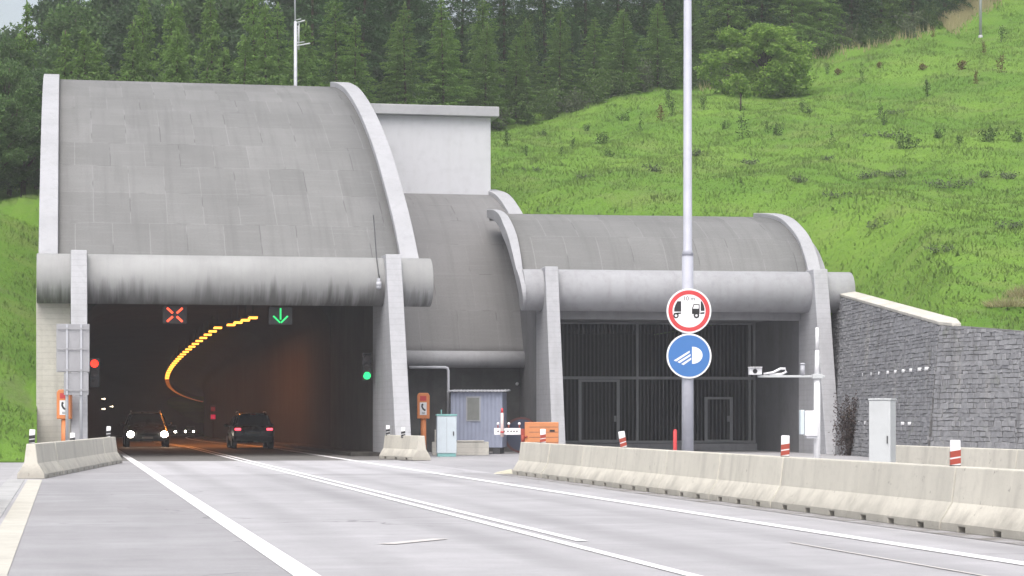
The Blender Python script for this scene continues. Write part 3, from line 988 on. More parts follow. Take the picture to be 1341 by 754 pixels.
# ------------------------------------------------------------------ stone retaining wall
def stone_wall():
    root = thing('stone_wall', 'grey stone retaining wall with pale coping, bending at the foot of the grassy hill', 'wall', (13.0, 72, 0))
    ro = Vector((13.0, 72, 0))
    bat = 0.10

    def panel(name, a, b, za, zb, nrm, mat, sw, sh, seed):
        a = Vector(a); b = Vector(b); n = Vector(nrm).normalized()
        L = (b - a).length
        vs, uvs, fs = [], [], []
        nx, nz = 14, 10
        for j in range(nz + 1):
            for i in range(nx + 1):
                t = i / nx; zt = za + (zb - za) * t; z = -0.3 + (zt + 0.3) * j / nz
                p = a + (b - a) * t + n * (bat * (zt - z))
                vs.append((p.x - ro.x, p.y - ro.y, z)); uvs.append((L * t, z))
        for j in range(nz):
            for i in range(nx):
                k = j * (nx + 1) + i
                fs.append((k, k + 1, k + nx + 2, k + nx + 1))
        # back face gives it thickness
        back = len(vs)
        for t, zt in ((0, za), (1, zb)):
            for z in (-0.3, zt):
                p = a + (b - a) * t - n * 0.45
                vs.append((p.x - ro.x, p.y - ro.y, z)); uvs.append((L * t, z))
        top = nz * (nx + 1)
        fs.append(tuple(top + i for i in range(nx + 1)) + (back + 3, back + 1))
        fs.append((back, back + 1, back + 3, back + 2))
        fs.append((0,) + tuple(j * (nx + 1) for j in range(1, nz + 1)) + (back + 1, back))
        fs.append(tuple(j * (nx + 1) + nx for j in range(nz + 1)) + (back + 3, back + 2))
        me = bpy.data.meshes.new(name); me.from_pydata(vs, [], fs)
        uvl = me.uv_layers.new(name='UVMap')
        for l in me.loops: uvl.data[l.index].uv = uvs[l.vertex_index]
        me.materials.append(mat)
        o = bpy.data.objects.new(name, me); COL.objects.link(o); o.parent = root
        stones(name, a, b, za, zb, n, sw, sh, seed, o)
        return o

    def stones(name, a, b, za, zb, n, sw, sh, seed, host):
        g_ = np.random.default_rng(seed)
        L = (b - a).length; d = (b - a) / L
        vs, fs = [], []
        z = -0.2
        while z < max(za, zb) - 0.03:
            rh = sh * g_.uniform(.7, 1.35)
            t = -sw * g_.random()
            while t < L:
                wd_ = sw * g_.uniform(.5, 1.6)
                t0, t1 = max(0.0, t), min(L, t + wd_)
                if t1 - t0 > 0.06:
                    zt = za + (zb - za) * (t0 + t1) / 2 / L
                    z1 = min(z + rh, zt - 0.01)
                    if z1 - z > 0.05:
                        j = lambda: g_.uniform(-.022, .022)
                        gap = g_.uniform(.002, .009)
                        q = [(t0 + gap + j(), z + gap + j()), (t1 - gap + j(), z + gap + j()), (t1 - gap + j(), z1 - gap + j() * .7), (t0 + gap + j(), z1 - gap + j() * .7)]
                        cx_ = sum(p[0] for p in q) / 4; cz_ = sum(p[1] for p in q) / 4
                        dp = g_.uniform(.015, .045)
                        k = len(vs)
                        for (ins, dep) in ((0, -0.03), (0, dp * .55), (.16, dp)):
                            for (tt, zz) in q:
                                t_ = tt + (cx_ - tt) * ins; z_ = zz + (cz_ - zz) * ins
                                w_ = dep + (g_.uniform(-.012, .012) if dep > 0 else 0)
                                ztop = za + (zb - za) * t_ / L
                                p = a + d * t_ + n * (bat * (ztop - z_) + w_)
                                vs.append((p.x - ro.x, p.y - ro.y, z_))
                        for r0 in (0, 4):
                            for i in range(4): fs.append((k + r0 + i, k + r0 + (i + 1) % 4, k + r0 + 4 + (i + 1) % 4, k + r0 + 4 + i))
                        fs.append((k + 8, k + 9, k + 10, k + 11))
                t += wd_
            z += rh
        me = bpy.data.meshes.new('stones'); me.from_pydata(vs, [], fs)
        me.materials.append(M['stone_face'])
        bm = bmesh.new(); bm.from_mesh(me); bmesh.ops.recalc_face_normals(bm, faces=bm.faces); bm.to_mesh(me); bm.free()
        o = bpy.data.objects.new('stone_facing', me); COL.objects.link(o); o.parent = root
    A, C, E, F = (12.75, 90.6), (13.45, 72.0), (15.2, 68.0), (24.0, 52.0)
    nl = (-1, -0.04); nr = (-0.876, -0.48)
    panel('wall_panel', A, C, 6.25, 4.31, nl, M['mortar'], 0.34, 0.12, 1)
    panel('wall_panel', C, E, 4.31, 3.95, nr, M['mortar'], 0.27, 0.155, 2)
    panel('wall_panel', E, F, 3.95, 2.7, nr, M['mortar'], 0.28, 0.155, 3)
    # coping: pale concrete slab lying back on the slope behind the wall edge
    mb = MB((ro.x, ro.y, 0))
    pts = [(12.75, 90.6, 6.25, 1.0), (13.45, 72.0, 4.31, 1.0), (13.75, 71.3, 4.24, 0.45)]
    vs = []
    for (x, y, z, k) in pts:
        vs += [(x - 0.04, y, z + 0.003), (x - 0.06, y, z + 0.10), (x + 0.55 * k, y + 0.1, z + 0.2 * k), (x + 0.6 * k, y + 0.1, z + 0.003 - 0.3)]
    fs = [(4 * i + k, 4 * i + (k + 1) % 4, 4 * i + 4 + (k + 1) % 4, 4 * i + 4 + k) for i in range(2) for k in range(4)] + [(0, 1, 2, 3), (8, 9, 10, 11)]
    mb.add(vs, fs)
    mb.build('coping', M['white_conc'], root, bevel=0.015)
    # white drain pipes
    def wall_at(px, z):
        k = (px - PX0) / FOC
        a = Vector((A[0], A[1])); b = Vector((C[0], C[1]))
        n = Vector(nl).normalized()
        for _ in range(3):
            pass
        d = b - a
        # offset of the batter
        oz = n * (bat * (5.3 - z))
        a2 = a + oz
        t = (k * a2.y - a2.x) / (d.x - k * d.y)
        return a2 + d * t, n
    for px, z in [(x, 2.95) for x in (1110, 1120, 1131, 1142, 1152, 1163, 1173, 1183, 1193, 1204, 1213)] + [(x, 1.2) for x in (1118, 1126, 1134, 1182, 1191)]:
        p, n = wall_at(px, z)
        d = MB((ro.x, ro.y, 0)); d.cyl((p.x - n.x * 0.25, p.y - n.y * 0.25, z), (p.x + n.x * 0.05, p.y + n.y * 0.05, z - 0.01), 0.06, n=12)
        d.build('drain_pipe', M['white'], root)


stone_wall()

# ------------------------------------------------------------------ concrete barriers
def barrier_mesh(L=3.48):
    mb = MB()
    h = L / 2
    up = [(-0.31, 0.11), (-0.155, 0.355), (-0.10, 0.80), (0.10, 0.80), (0.155, 0.355), (0.31, 0.11)]
    ys = [-h]
    for c in (-h * 0.62, 0.0, h * 0.62): ys += [c - 0.11, c + 0.11]
    ys.append(h)
    vs = []
    for y in ys:                                   # per station: 6 upper points, then the base edge at 0.075 and at 0
        vs += [(x, y, z) for x, z in up] + [(0.31, y, 0.075), (-0.31, y, 0.075), (0.31, y, 0), (-0.31, y, 0)]
    fs = []
    for i in range(len(ys) - 1):
        A, B = 10 * i, 10 * (i + 1)
        for k in range(5): fs.append((A + k, A + k + 1, B + k + 1, B + k))
        fs.append((A + 5, A + 6, B + 6, B + 5)); fs.append((A + 7, A, B, B + 7))
        if i % 2 == 0:
            fs += [(A + 6, A + 8, B + 8, B + 6), (A + 9, A + 7, B + 7, B + 9), (A + 8, A + 9, B + 9, B + 8)]
        else:
            fs += [(A + 6, A + 7, B + 7, B + 6)]
    for i in range(1, len(ys) - 1): fs.append((10 * i + 6, 10 * i + 8, 10 * i + 9, 10 * i + 7))
    e = 10 * (len(ys) - 1)
    fs += [(0, 1, 2, 3, 4, 5, 6, 8, 9, 7), tuple(e + k for k in (0, 1, 2, 3, 4, 5, 6, 8, 9, 7))]
    mb.add(vs, fs)
    return mb


BAR0 = None
ORD = ['first', 'second', 'third', 'fourth', 'fifth', 'sixth', 'seventh', 'eighth', 'ninth', 'tenth', 'eleventh', 'twelfth']


def place_barrier(p, rz, label, group):
    global BAR0
    if BAR0 is None:
        BAR0 = barrier_mesh().build('concrete_barrier', M['conc_barrier'], None, bevel=0.015)
        o = BAR0
    else:
        o = BAR0.copy(); COL.objects.link(o)
    o.location = (p[0] + random.uniform(-.012, .012), p[1], p[2]); o.rotation_euler = (0, 0, rz + random.uniform(-.006, .006))
    return tag(o, label, 'road barrier', group)


def delineator(p, rz, tilt, label, kind='red'):
    r = thing('delineator', label, 'road delineator', p, rz, 'reflector posts on the concrete barriers')
    r.rotation_euler = (0, tilt, rz)
    mb = MB(); mb.box(-0.065, 0.065, -0.022, 0.022, 0.0, 0.33)
    mb.build('post', M['white'], r, bevel=0.012)
    mb = MB()
    for (z0, z1) in ((0.015, 0.085), (0.105, 0.185)):
        mb.add([(-0.066, -0.026, z0), (0.066, -0.026, z0 + 0.022), (0.066, -0.026, z1 + 0.022), (-0.066, -0.026, z1),
                (-0.066, 0.026, z0), (0.066, 0.026, z0 + 0.022), (0.066, 0.026, z1 + 0.022), (-0.066, 0.026, z1)],
               [(0, 1, 2, 3), (4, 5, 6, 7), (0, 1, 5, 4), (3, 2, 6, 7), (0, 3, 7, 4), (1, 2, 6, 5)])
    mb.build('reflector', M['redbrown'] if kind == 'red' else M['black'], r)
    mb = MB(); mb.box(-0.067, 0.067, -0.024, 0.024, -0.02, 0.012)
    mb.build('band', M['black'], r)
    return r


# right-hand row, parallel to the road
for i in range(10):
    w = -25.6 - 1.75 - 3.5 * i
    place_barrier(R(12.02, w), TH, f'pale barrier along the right road edge, {ORD[i]} from the tunnel end of its row', 'barriers along the right edge')
# free-standing segment at the foot of the right fin
place_barrier(Vector((at(529, 600, 75.8).x, 75.8, 0)), TH + 0.19, 'single concrete barrier standing at the foot of the right tunnel fin', None)
# far row behind
for i in range(4):
    w = -33.0 - 1.75 - 3.5 * i
    if i > 2: continue
    place_barrier(R(18.75, w), TH, f'cream barrier in front of the stone wall, {ORD[i]} from the tall pale cabinet', 'barriers in front of the stone wall')
# left row, slanting into the tunnel mouth
pa, pb = R(0.20, -27.2), R(2.40, -9.4)
dirv = (pb - pa).normalized(); rzl = math.atan2(-dirv.x, dirv.y)
for i in range(5):
    place_barrier(pa + dirv * (1.75 + 3.55 * i), rzl, f'weathered barrier left of the road, {ORD[i]} from the near end of its row', 'barriers left of the road')
# two more in the left foreground
for i in range(2):
    place_barrier(R(-0.55, -42.9 - 3.5 * i, 0.12), TH, 'concrete barrier cut by the left edge of the photo' if i == 0 else 'concrete barrier in the left foreground nearest the camera', 'barriers in the left foreground')

for (px, py, w, kd, tl, lab) in (
        (711, 577, None, 'red', 0.0, 'white and red reflector post on the barrier in front of the orange box'),
        (817, 583, None, 'red', -0.16, 'tilted white and red reflector post on the barrier in front of the barred gate'),
        (1028, 596, None, 'red', 0.02, 'white and red reflector post on the barrier beside the camera pole'),
        (1251, 612, None, 'red', 0.0, 'white and red reflector post on the barrier in front of the stone wall')):
    k = (px - PX0) / FOC
    uu = 12.02
    c, s = math.cos(TH), math.sin(TH)
    D = (uu + c * OX + s * OY) / (k * c + s)
    p = Vector((k * D, D, 0.80))
    delineator(p, 0.05, tl, lab, kd)
p = pa + dirv * 0.12; delineator(Vector((p.x, p.y, 0.80)), 0, 0.05, 'white and black reflector post on the near end of the left barrier row', 'dark')
p = pa + dirv * 8.6; delineator(Vector((p.x - .1, p.y, 0.66)), 0, 0.0, 'low reflector post on the left barrier row in front of the orange phone column', 'dark')
p = pa + dirv * 16.6; delineator(Vector((p.x, p.y, 0.80)), 0, 0.05, 'white reflector post on the far end of the left barrier row', 'dark')
delineator(Vector((at(508, 0, 77.2).x, 77.2, 0.80)), 0, 0.0, 'left of the two reflector posts on the barrier at the right fin', 'dark')
delineator(Vector((at(528, 0, 75.6).x, 75.6, 0.74)), 0, 0.0, 'right of the two reflector posts on the barrier at the right fin', 'dark')

p = at(655, 618, 57.0)
mb = MB()
mb.add([(-0.25, -0.16, 0), (0.42, -0.18, 0), (0.45, 0.2, 0), (-0.2, 0.2, 0), (-0.12, -0.08, 0.07), (0.36, -0.1, 0.17), (0.38, 0.1, 0.17), (-0.08, 0.1, 0.06)],
       [(0, 1, 2, 3), (4, 5, 6, 7), (0, 1, 5, 4), (1, 2, 6, 5), (2, 3, 7, 6), (3, 0, 4, 7)])
o = mb.build('sandbag', M['sack'], None, bevel=0.05, segs=3); o.scale = (.8, .8, .8); o.location = (p.x, p.y, -0.012)
tag(o, 'pale yellowish bag lying against the tunnel end of the right barrier row', 'bag')

# ------------------------------------------------------------------ street furniture
def lamp_post():
    p = at(900.5, 600, 45.0); p.z = -0.012
    r = thing('lamp_post', 'tall grey tapered steel pole carrying two round traffic signs behind the right barriers', 'pole', p)
    mb = MB(); mb.cyl((0, 0, 0), (0, 0, 4.6), 0.118, 0.112, 24); mb.cyl((0, 0, 4.6), (0, 0, 4.72), 0.118, 0.088, 24); mb.cyl((0, 0, 4.72), (0, 0, 13), 0.088, 0.07, 24)
    mb.build('shaft', M['pole'], r)
    mb = MB(); mb.box(-0.2, 0.2, -0.2, 0.2, 0, 0.03); mb.build('base_plate', M['galv'], r)
    mb = MB(); mb.tube([(0, 0, 12.9), (0, 0, 13.4), (-0.5, -0.1, 13.7), (-1.8, -0.3, 13.8)], 0.045, 10); mb.build('lamp_arm', M['pole'], r)
    mb = MB(); mb.box(-2.5, -1.75, -0.45, -0.15, 13.74, 13.88); mb.build('lamp_head', M['galv'], r, bevel=0.03)
    return p


def disc(r, n=64): return [(r * math.cos(2 * PI * i / n), r * math.sin(2 * PI * i / n)) for i in range(n)]


def flat(mb, poly, y):
    mb.prism([(q[0], q[1]) for q in poly], 'y', y - 0.0025, y)


def ring(mb, ro, ri, y, n=64, c=(0, 0)):
    vs = []
    for yy in (y - 0.0025, y):
        for r in (ro, ri):
            vs += [(c[0] + r * math.cos(2 * PI * i / n), yy, c[1] + r * math.sin(2 * PI * i / n)) for i in range(n)]
    fs = []
    for i in range(n):
        j = (i + 1) % n
        fs += [(i, j, n + j, n + i), (2 * n + i, 3 * n + i, 3 * n + j, 2 * n + j), (i, 2 * n + i, 2 * n + j, j), (n + i, n + j, 3 * n + j, 3 * n + i)]
    mb.add(vs, fs)


def round_signs(base):
    RAD = 0.44
    yf = base.y - 0.16
    r = thing('traffic_sign', 'round white sign with red ring showing two trucks and a distance', 'traffic sign', Vector((base.x + 0.015, yf, at(0, 407, yf).z)), 0.0)
    mb = MB(); flat(mb, disc(RAD), 0.02); mb.prism(disc(RAD - 0.006), 'y', 0.0, 0.016); mb.build('plate', M['white'], r)
    mb = MB(); ring(mb, RAD - 0.035, RAD * 0.735, -0.0005 + 0.0); 
    mb.build('red_ring', M['red'], r)
    mb = MB(); y = -0.0005
    sc = RAD
    P = lambda pts: [(a * sc, b * sc) for a, b in pts]
    flat(mb, P([(-.35, .43), (-.35, -.03), (-.66, -.03), (-.66, .1), (-.6, .28), (-.52, .43)]), y)
    flat(mb, P([(-.35, -.07), (-.35, -.12), (-.48, -.15), (-.66, -.15), (-.68, -.10), (-.5, -.07)]), y)
    ring(mb, .12 * sc, .06 * sc, y, 24, (-.58 * sc, -.21 * sc))
    mb.build('truck_rear', M['black'], r)
    mb = MB()
    # cab as a frame around its window
    cab = [((.13, -.12), (.13, .1)), ((.13, .1), (.2, .29)), ((.2, .29), (.47, .29)), ((.47, .29), (.47, -.12))]
    flat(mb, P([(.13, -.14), (.13, .1), (.47, .1), (.47, -.14)]), y)
    flat(mb, P([(.13, .1), (.2, .30), (.23, .27), (.175, .1)]), y); flat(mb, P([(.2, .30), (.47, .30), (.47, .26), (.21, .26)]), y); flat(mb, P([(.43, .26), (.47, .26), (.47, .1), (.43, .1)]), y)
    flat(mb, P([(.52, .44), (.575, .42), (.66, .25), (.69, .1), (.69, 0), (.52, 0)]), y)
    flat(mb, P([(.5, -.07), (.69, -.05), (.68, -.13), (.5, -.14)]), y)
    ring(mb, .125 * sc, .055 * sc, y - 0.003, 24, (.33 * sc, -.2 * sc))
    mb.build('truck_front', M['black'], r)
    cu = bpy.data.curves.new('distance_text', 'FONT'); cu.body = '10 m'; cu.size = 0.115; cu.align_x = 'CENTER'; cu.extrude = 0.001
    cu.materials.append(M['darkgrey'])
    o = bpy.data.objects.new('text_curve', cu); COL.objects.link(o)
    me = bpy.data.meshes.new_from_object(o); bpy.data.objects.remove(o); me.name = 'lettering'
    o = bpy.data.objects.new('lettering', me); COL.objects.link(o); o.parent = r
    o.location = (0.0, -0.003, 0.205); o.rotation_euler = (PI / 2, 0, 0)
    for z in (-0.14, 0.1):
        mb = MB(); mb.box(-0.2, 0.2, 0.022, 0.06, z, z + 0.04); mb.build('bracket', M['galv'], r)

    r = thing('traffic_sign', 'round blue sign with a white headlamp symbol', 'traffic sign', Vector((base.x + 0.015, yf, at(0, 466, yf).z)), 0.0)
    mb = MB(); mb.prism(disc(RAD), 'y', 0.0, 0.02); mb.build('plate', M['white'], r)
    mb = MB(); flat(mb, disc(RAD * 0.925), -0.0005); mb.build('blue_face', M['blue'], r)
    mb = MB()
    y = -0.0035
    flat(mb, P([(.135, -.35)] + [(.16 + .44 * math.sin(PI * i / 20), .03 - .38 * math.cos(PI * i / 20)) for i in range(21)] + [(.135, .41)]), y)
    for (a, b) in (((-.68, -.2), (.03, .21)), ((-.52, -.27), (.07, .06)), ((-.35, -.36), (.1, -.1))):
        flat(mb, P([(a[0], a[1]), (a[0] + .11, a[1] - .045), (b[0], b[1] - .06), (b[0], b[1] + .03)]), y)
    mb.build('headlamp_symbol', M['white'], r)
    for z in (-0.14, 0.1):
        mb = MB(); mb.box(-0.2, 0.2, 0.022, 0.06, z, z + 0.04); mb.build('bracket', M['galv'], r)


round_signs(lamp_post())

# red bollard
p = at(884, 600, 47.0); p.z = -0.012
mb = MB(); mb.cyl((0, 0, 0), (0, 0, 1.14), 0.042, 0.04, 16); mb.ball((0, 0, 1.14), 0.04, 12); mb.cyl((0, 0, 0.0), (0, 0, 0.03), 0.09, 0.09, 16)
o = mb.build('bollard', M['red']); o.location = p
tag(o, 'slim red post behind the right barriers left of the big pole', 'bollard')


def phone_column(p, label):
    r = thing('emergency_phone', label, 'emergency phone', p, 0.0, 'orange emergency phone columns')
    mb = MB(); mb.cyl((0, 0, 0), (0, 0, 1.36), 0.115, 0.105, 20); mb.build('post', M['orange'], r)
    mb = MB(); mb.prism([(-0.235, 0.0), (0.235, 0.0), (0.235, 0.88), (0.17, 0.98), (-0.17, 0.98), (-0.235, 0.88)], 'y', -0.16, 0.16)
    o = mb.build('housing', M['orange'], r, bevel=0.03); o.location = (0, 0, 1.35)
    mb = MB(); mb.prism([(-0.13, 0.14), (0.13, 0.14), (0.13, 0.62), (-0.13, 0.62)], 'y', -0.168, -0.163)
    o = mb.build('notice', M['white'], r); o.location = (0, 0, 1.35)
    mb = MB()   # handset symbol
    mb.prism([(-0.07, 0.55), (-0.02, 0.575), (0.015, 0.52), (-0.02, 0.50), (-0.015, 0.44), (0.05, 0.36), (0.075, 0.375), (0.095, 0.31), (0.05, 0.29), (-0.03, 0.35), (-0.075, 0.45)], 'y', -0.173, -0.169)
    mb.box(-0.05, 0.06, -0.173, -0.169, 0.22, 0.235); mb.box(-0.05, 0.06, -0.173, -0.169, 0.18, 0.195)
    o = mb.build('handset_symbol', M['black'], r); o.location = (0, 0, 1.35)
    mb = MB(); mb.prism([(-0.12, 0.68), (0.12, 0.68), (0.12, 0.86), (-0.12, 0.86)], 'y', -0.165, -0.161)
    o = mb.build('call_panel', M['red'], r); o.location = (0, 0, 1.35)
    mb = MB(); mb.cyl((0, 0, 0), (0, 0, 0.04), 0.2, 0.2, 20); mb.build('foot', M['darkgrey'], r)
    return r


p = at(554.5, 590, 87.0); p.z = -0.012
phone_column(p, 'orange emergency phone column between the right fin and the pale cabinet')
p = at(84.5, 590, 76.0); p.z = -0.012
phone_column(p, 'orange emergency phone column beside the left fin under the sign back')

# pale cabinet with teal lid
p = at(584.5, 597, 82.0); p.z = -0.012
r = thing('cabinet', 'pale grey cabinet with teal lid and teal plinth in front of the lavender shed', 'cabinet', p, TH * 0.5)
mb = MB(); mb.box(-0.35, 0.35, -0.25, 0.25, 0.12, 1.45); mb.build('body', M['cabinet'], r, bevel=0.02)
mb = MB(); mb.box(-0.37, 0.37, -0.27, 0.27, 1.453, 1.52); mb.box(-0.2, -0.16, -0.02, 0.02, 1.52, 1.68); mb.build('lid', M['teal'], r, bevel=0.012)
mb = MB(); mb.box(-0.33, 0.33, -0.23, 0.23, 0, 0.118); mb.build('plinth', M['teal'], r)
mb = MB(); mb.box(-0.003, 0.003, -0.2525, -0.2505, 0.16, 1.4); mb.box(0.22, 0.26, -0.275, -0.2505, 0.75, 0.9); mb.build('door_seam', M['darkgrey'], r)
# low concrete block
p = at(602, 597, 84.5); p.z = -0.012
r = thing('low_wall', 'low concrete block wall with a white cap behind the pale cabinet', 'wall', p, TH * 0.4)
mb = MB(); mb.box(-1.02, 1.08, 0, 0.35, 0, 0.5); mb.build('block', M['conc_warm'], r, bevel=0.02)
mb = MB(); mb.box(-0.1, 0.9, -0.03, 0.36, 0.503, 0.55); mb.build('cap', M['white_conc'], r, bevel=0.01)
mb = MB(); mb.box(-0.92, -0.55, 0.1, 0.3, 0.5, 0.95); mb.build('raised_block', M['conc_warm'], r, bevel=0.02)

# lavender shed
p = at(624, 592, 87.6); p.z = -0.012
r = thing('site_shed', 'small lavender sheet metal shed with one dusty window under the middle hood', 'shed', p, -0.10)
mb = MB()
xs = np.linspace(-0.98, 0.98, 40)
def corr(x0, x1, y, z0, z1, axis='x', n=26, amp=0.012):
    pts = [(x0 + (x1 - x0) * i / n, (amp if i % 2 else 0)) for i in range(n + 1)]
    vs = []
    for z in (z0, z1):
        for (a, b) in pts: vs.append((a, y - b, z) if axis == 'x' else (y - b, a, z))
    m = n + 1
    mb.add(vs, [(i, i + 1, m + i + 1, m + i) for i in range(n)])
mb.box(-0.99, 0.99, 0.014, 1.7, 0.25, 2.36)
corr(-0.99, 0.99, 0.0, 0.25, 2.36); corr(0.0, 1.7, -0.995, 0.25, 2.36, 'y')
mb.build('wall', M['lavender'], r, recalc=False)
mb = MB(); mb.box(-0.4, 0.16, -0.035, -0.013, 1.25, 2.2); w_ = mb.build('window', M['grey_metal'], r)
mb = MB(); mb.box(-0.35, 0.11, -0.040, -0.0355, 1.3, 2.15); mb.build('pane', M['pane'], w_)
mb = MB(); n = 34
pts = [(-1.13 + 2.26 * i / n, 2.40 + (0.03 if i % 2 else 0)) for i in range(n + 1)]
vs = [(x, -0.16, z) for x, z in pts] + [(x, 1.85, z + 0.06) for x, z in pts] + [(x, -0.16, z - 0.03) for x, z in pts] + [(x, 1.85, z + 0.03) for x, z in pts]
m = n + 1
mb.add(vs, [(i, i + 1, m + i + 1, m + i) for i in range(n)] + [(2 * m + i, 3 * m + i, 3 * m + i + 1, 2 * m + i + 1) for i in range(n)] + [(i, 2 * m + i, 2 * m + i + 1, i + 1) for i in range(n)])
mb.build('roof', M['galv'], r, recalc=False)
for x in (-0.9, 0.62):
    mb = MB(); mb.box(x, x + 0.28, 0.02, 1.6, 0, 0.247); mb.build('skid', M['darkgrey'], r)

# bent pipe beside the shed
a = at(536, 481, 88.5); b = at(587, 481, 88.5)
mb = MB(); mb.tube([(a.x, a.y, a.z), (b.x - 0.12, b.y, b.z), (b.x - 0.03, b.y, b.z - 0.03), (b.x, b.y, b.z - 0.12), (b.x, b.y, -0.01)], 0.055, 12)
o = mb.build('bent_pipe', M['galv'])
tag(o, 'thin grey bent pipe running from the right fin down to the left of the shed', 'pipe')

# round sign leaning in the recess
c = at(683, 563, 89.2)
r = thing('traffic_sign', 'round red-rimmed dark sign leaning on the recess wall beside the shed', 'traffic sign', Vector((c.x, c.y, 0.7)), -0.1)
mb = MB(); mb.prism(disc(0.70), 'y', 0, 0.03); mb.build('plate', M['darkgrey'], r)
mb = MB(); ring(mb, 0.70, 0.62, -0.001); mb.build('red_ring', paint('faded_red_rim', (0.11, 0.04, 0.04), 0.6), r)
mb = MB(); flat(mb, disc(0.6), -0.0005); mb.build('face', paint('faded_blue_face', (0.05, 0.06, 0.10), 0.5), r)
mb = MB(); mb.cyl((0, 0.06, -0.71), (0, 0.06, 0.3), 0.03); mb.build('prop', M['galv'], r)
p = at(695, 503, 90.3)
mb = MB(); mb.ball((0, 0, 0), 0.07, 12); mb.cyl((0, 0, 0), (0, 0.25, 0), 0.03)
o = mb.build('wall_lamp', M['white']); o.location = R(19.0, 10.72, 2.75)
tag(o, 'tiny white lamp fixed on the dark recess wall', 'lamp')

# orange gate machine with white board arm
p = at(708, 590, 72.0); p.z = -0.012
r = thing('barrier_machine', 'orange box machine with a white board arm and small lamps behind the barrier end', 'barrier machine', p, 0.0)
mb = MB(); mb.box(-0.5, 0.56, -0.3, 0.35, 0.45, 1.26); mb.build('box', M['orange2'], r, bevel=0.02)
mb = MB()
for z in (0.62, 0.78, 0.94, 1.1): mb.box(-0.36, 0.55, -0.3035, -0.3005, z, z + 0.012)
mb.build('panel_seam', M['darkgrey'], r)
mb = MB(); mb.box(0.28, 0.44, -0.306, -0.3005, 0.96, 1.02); mb.build('badge', M['black'], r)
for x in (-0.46, 0.46):
    mb = MB(); mb.box(x - 0.04, x + 0.04, -0.25, 0.3, 0, 0.447); mb.build('leg', M['darkgrey'], r)
mb = MB(); mb.box(-0.62, -0.503, -0.18, 0.1, 0.55, 1.05); mb.cyl((-0.56, -0.22, 0.6), (-0.56, -0.22, 0.85), 0.05); mb.cyl((-0.5, -0.33, 0.78), (-0.42, -0.33, 0.82), 0.03); mb.build('hinge', M['redbrown'], r)
arm = MB(); arm.box(-1.46, -0.623, -0.08, -0.02, 0.86, 1.07); arm = arm.build('arm', M['white'], r, bevel=0.01)
mb = MB()
for i, x in enumerate((-1.36, -1.17, -1.05, -0.95, -0.86, -0.77)): mb.box(x, x + 0.045, -0.0835, -0.0805, 0.945, 0.99)
mb.build('letter_marks', M['darkgrey'], arm)
for x in (-1.34, -1.0, -0.67):
    mb = MB(); mb.cyl((x, -0.05, 1.073), (x, -0.05, 1.18), 0.018); l = mb.build('lamp_stalk', M['redbrown'], r)
    mb = MB(); mb.ball((x, -0.05, 1.21), 0.045, 12); mb.build('bulb', M['white'], l)
mb = MB(); mb.cyl((-1.21, -0.13, 0.80), (-1.21, -0.13, 1.55), 0.052, 0.045); mb.build('end_post', paint('pinkish_white', (0.72, 0.55, 0.52)), r)
mb = MB(); mb.cyl((-1.21, -0.13, 1.553), (-1.21, -0.13, 1.70), 0.045, 0.03); mb.cyl((-1.21, -0.13, 0.92), (-1.21, -0.13, 0.97), 0.056); mb.build('post_cap', M['red'], r)

# camera pole
p = at(1070, 600, 50.0); p.z = -0.012
r = thing('camera_pole', 'white pole with horizontal arm, cameras and a box in front of the small portal fin', 'camera pole', p)
zz = lambda y: at(0, y, 50.0).z
xx = lambda x: (x - 1070) / FOC * 50.0
mb = MB(); mb.cyl((0, 0, 0), (0, 0, zz(492)), 0.075, 0.07, 16); mb.cyl((0, 0, zz(492)), (0, 0, zz(458)), 0.06, 0.045, 16); mb.cyl((0, 0, zz(458)), (0, 0, zz(428)), 0.04, 0.035, 16)
mb.build('pole', M['white'], r)
mb = MB(); mb.box(xx(992), xx(1080), -0.03, 0.03, zz(493.5), zz(490.5)); mb.box(-0.11, 0.11, -0.11, 0.11, zz(495), zz(489)); mb.build('arm', M['white2'], r, bevel=0.008)
mb = MB(); mb.box(xx(980), xx(996), -0.28, 0.02, zz(490), zz(481)); mb.box(xx(979), xx(996.5), -0.34, 0.03, zz(481) + 0.002, zz(480)); o = mb.build('camera', M['white'], r, bevel=0.012)
mb = MB(); mb.cyl((xx(987), -0.29, zz(485.5)), (xx(987), -0.282, zz(485.5)), 0.05, 0.05, 16); mb.build('lens', M['black'], o)
mb = MB(); mb.tube([(xx(1000), 0, zz(489)), (xx(1012), -.03, zz(487)), (xx(1022), 0, zz(482)), (xx(1028), 0, zz(482)), (xx(1030), 0, zz(486)), (xx(1024), 0, zz(489)), (xx(1008), 0, zz(490))], 0.028, 10)
mb.build('cable_loop', M['white'], r)
mb = MB(); mb.cyl((xx(1051), 0, zz(490)), (xx(1051), 0, zz(477)), 0.05, 0.05, 14); mb.cyl((xx(1051), 0, zz(476.5)), (xx(1051), 0, zz(474.5)), 0.062, 0.05, 14); mb.build('sensor', M['galv'], r)
mb = MB(); mb.box(xx(1053), xx(1069), -0.2, 0.12, zz(570), zz(537)); o = mb.build('control_box', M['white'], r, bevel=0.012)
mb = MB(); mb.box(xx(1047), xx(1052.5), -0.16, 0.1, zz(568), zz(536)); mb.build('side_box', M['cabinet'], r, bevel=0.01)
mb = MB(); mb.box(xx(1055), xx(1069), -0.18, 0.1, zz(573), zz(570.5)); mb.build('box_bracket', M['galv'], r)

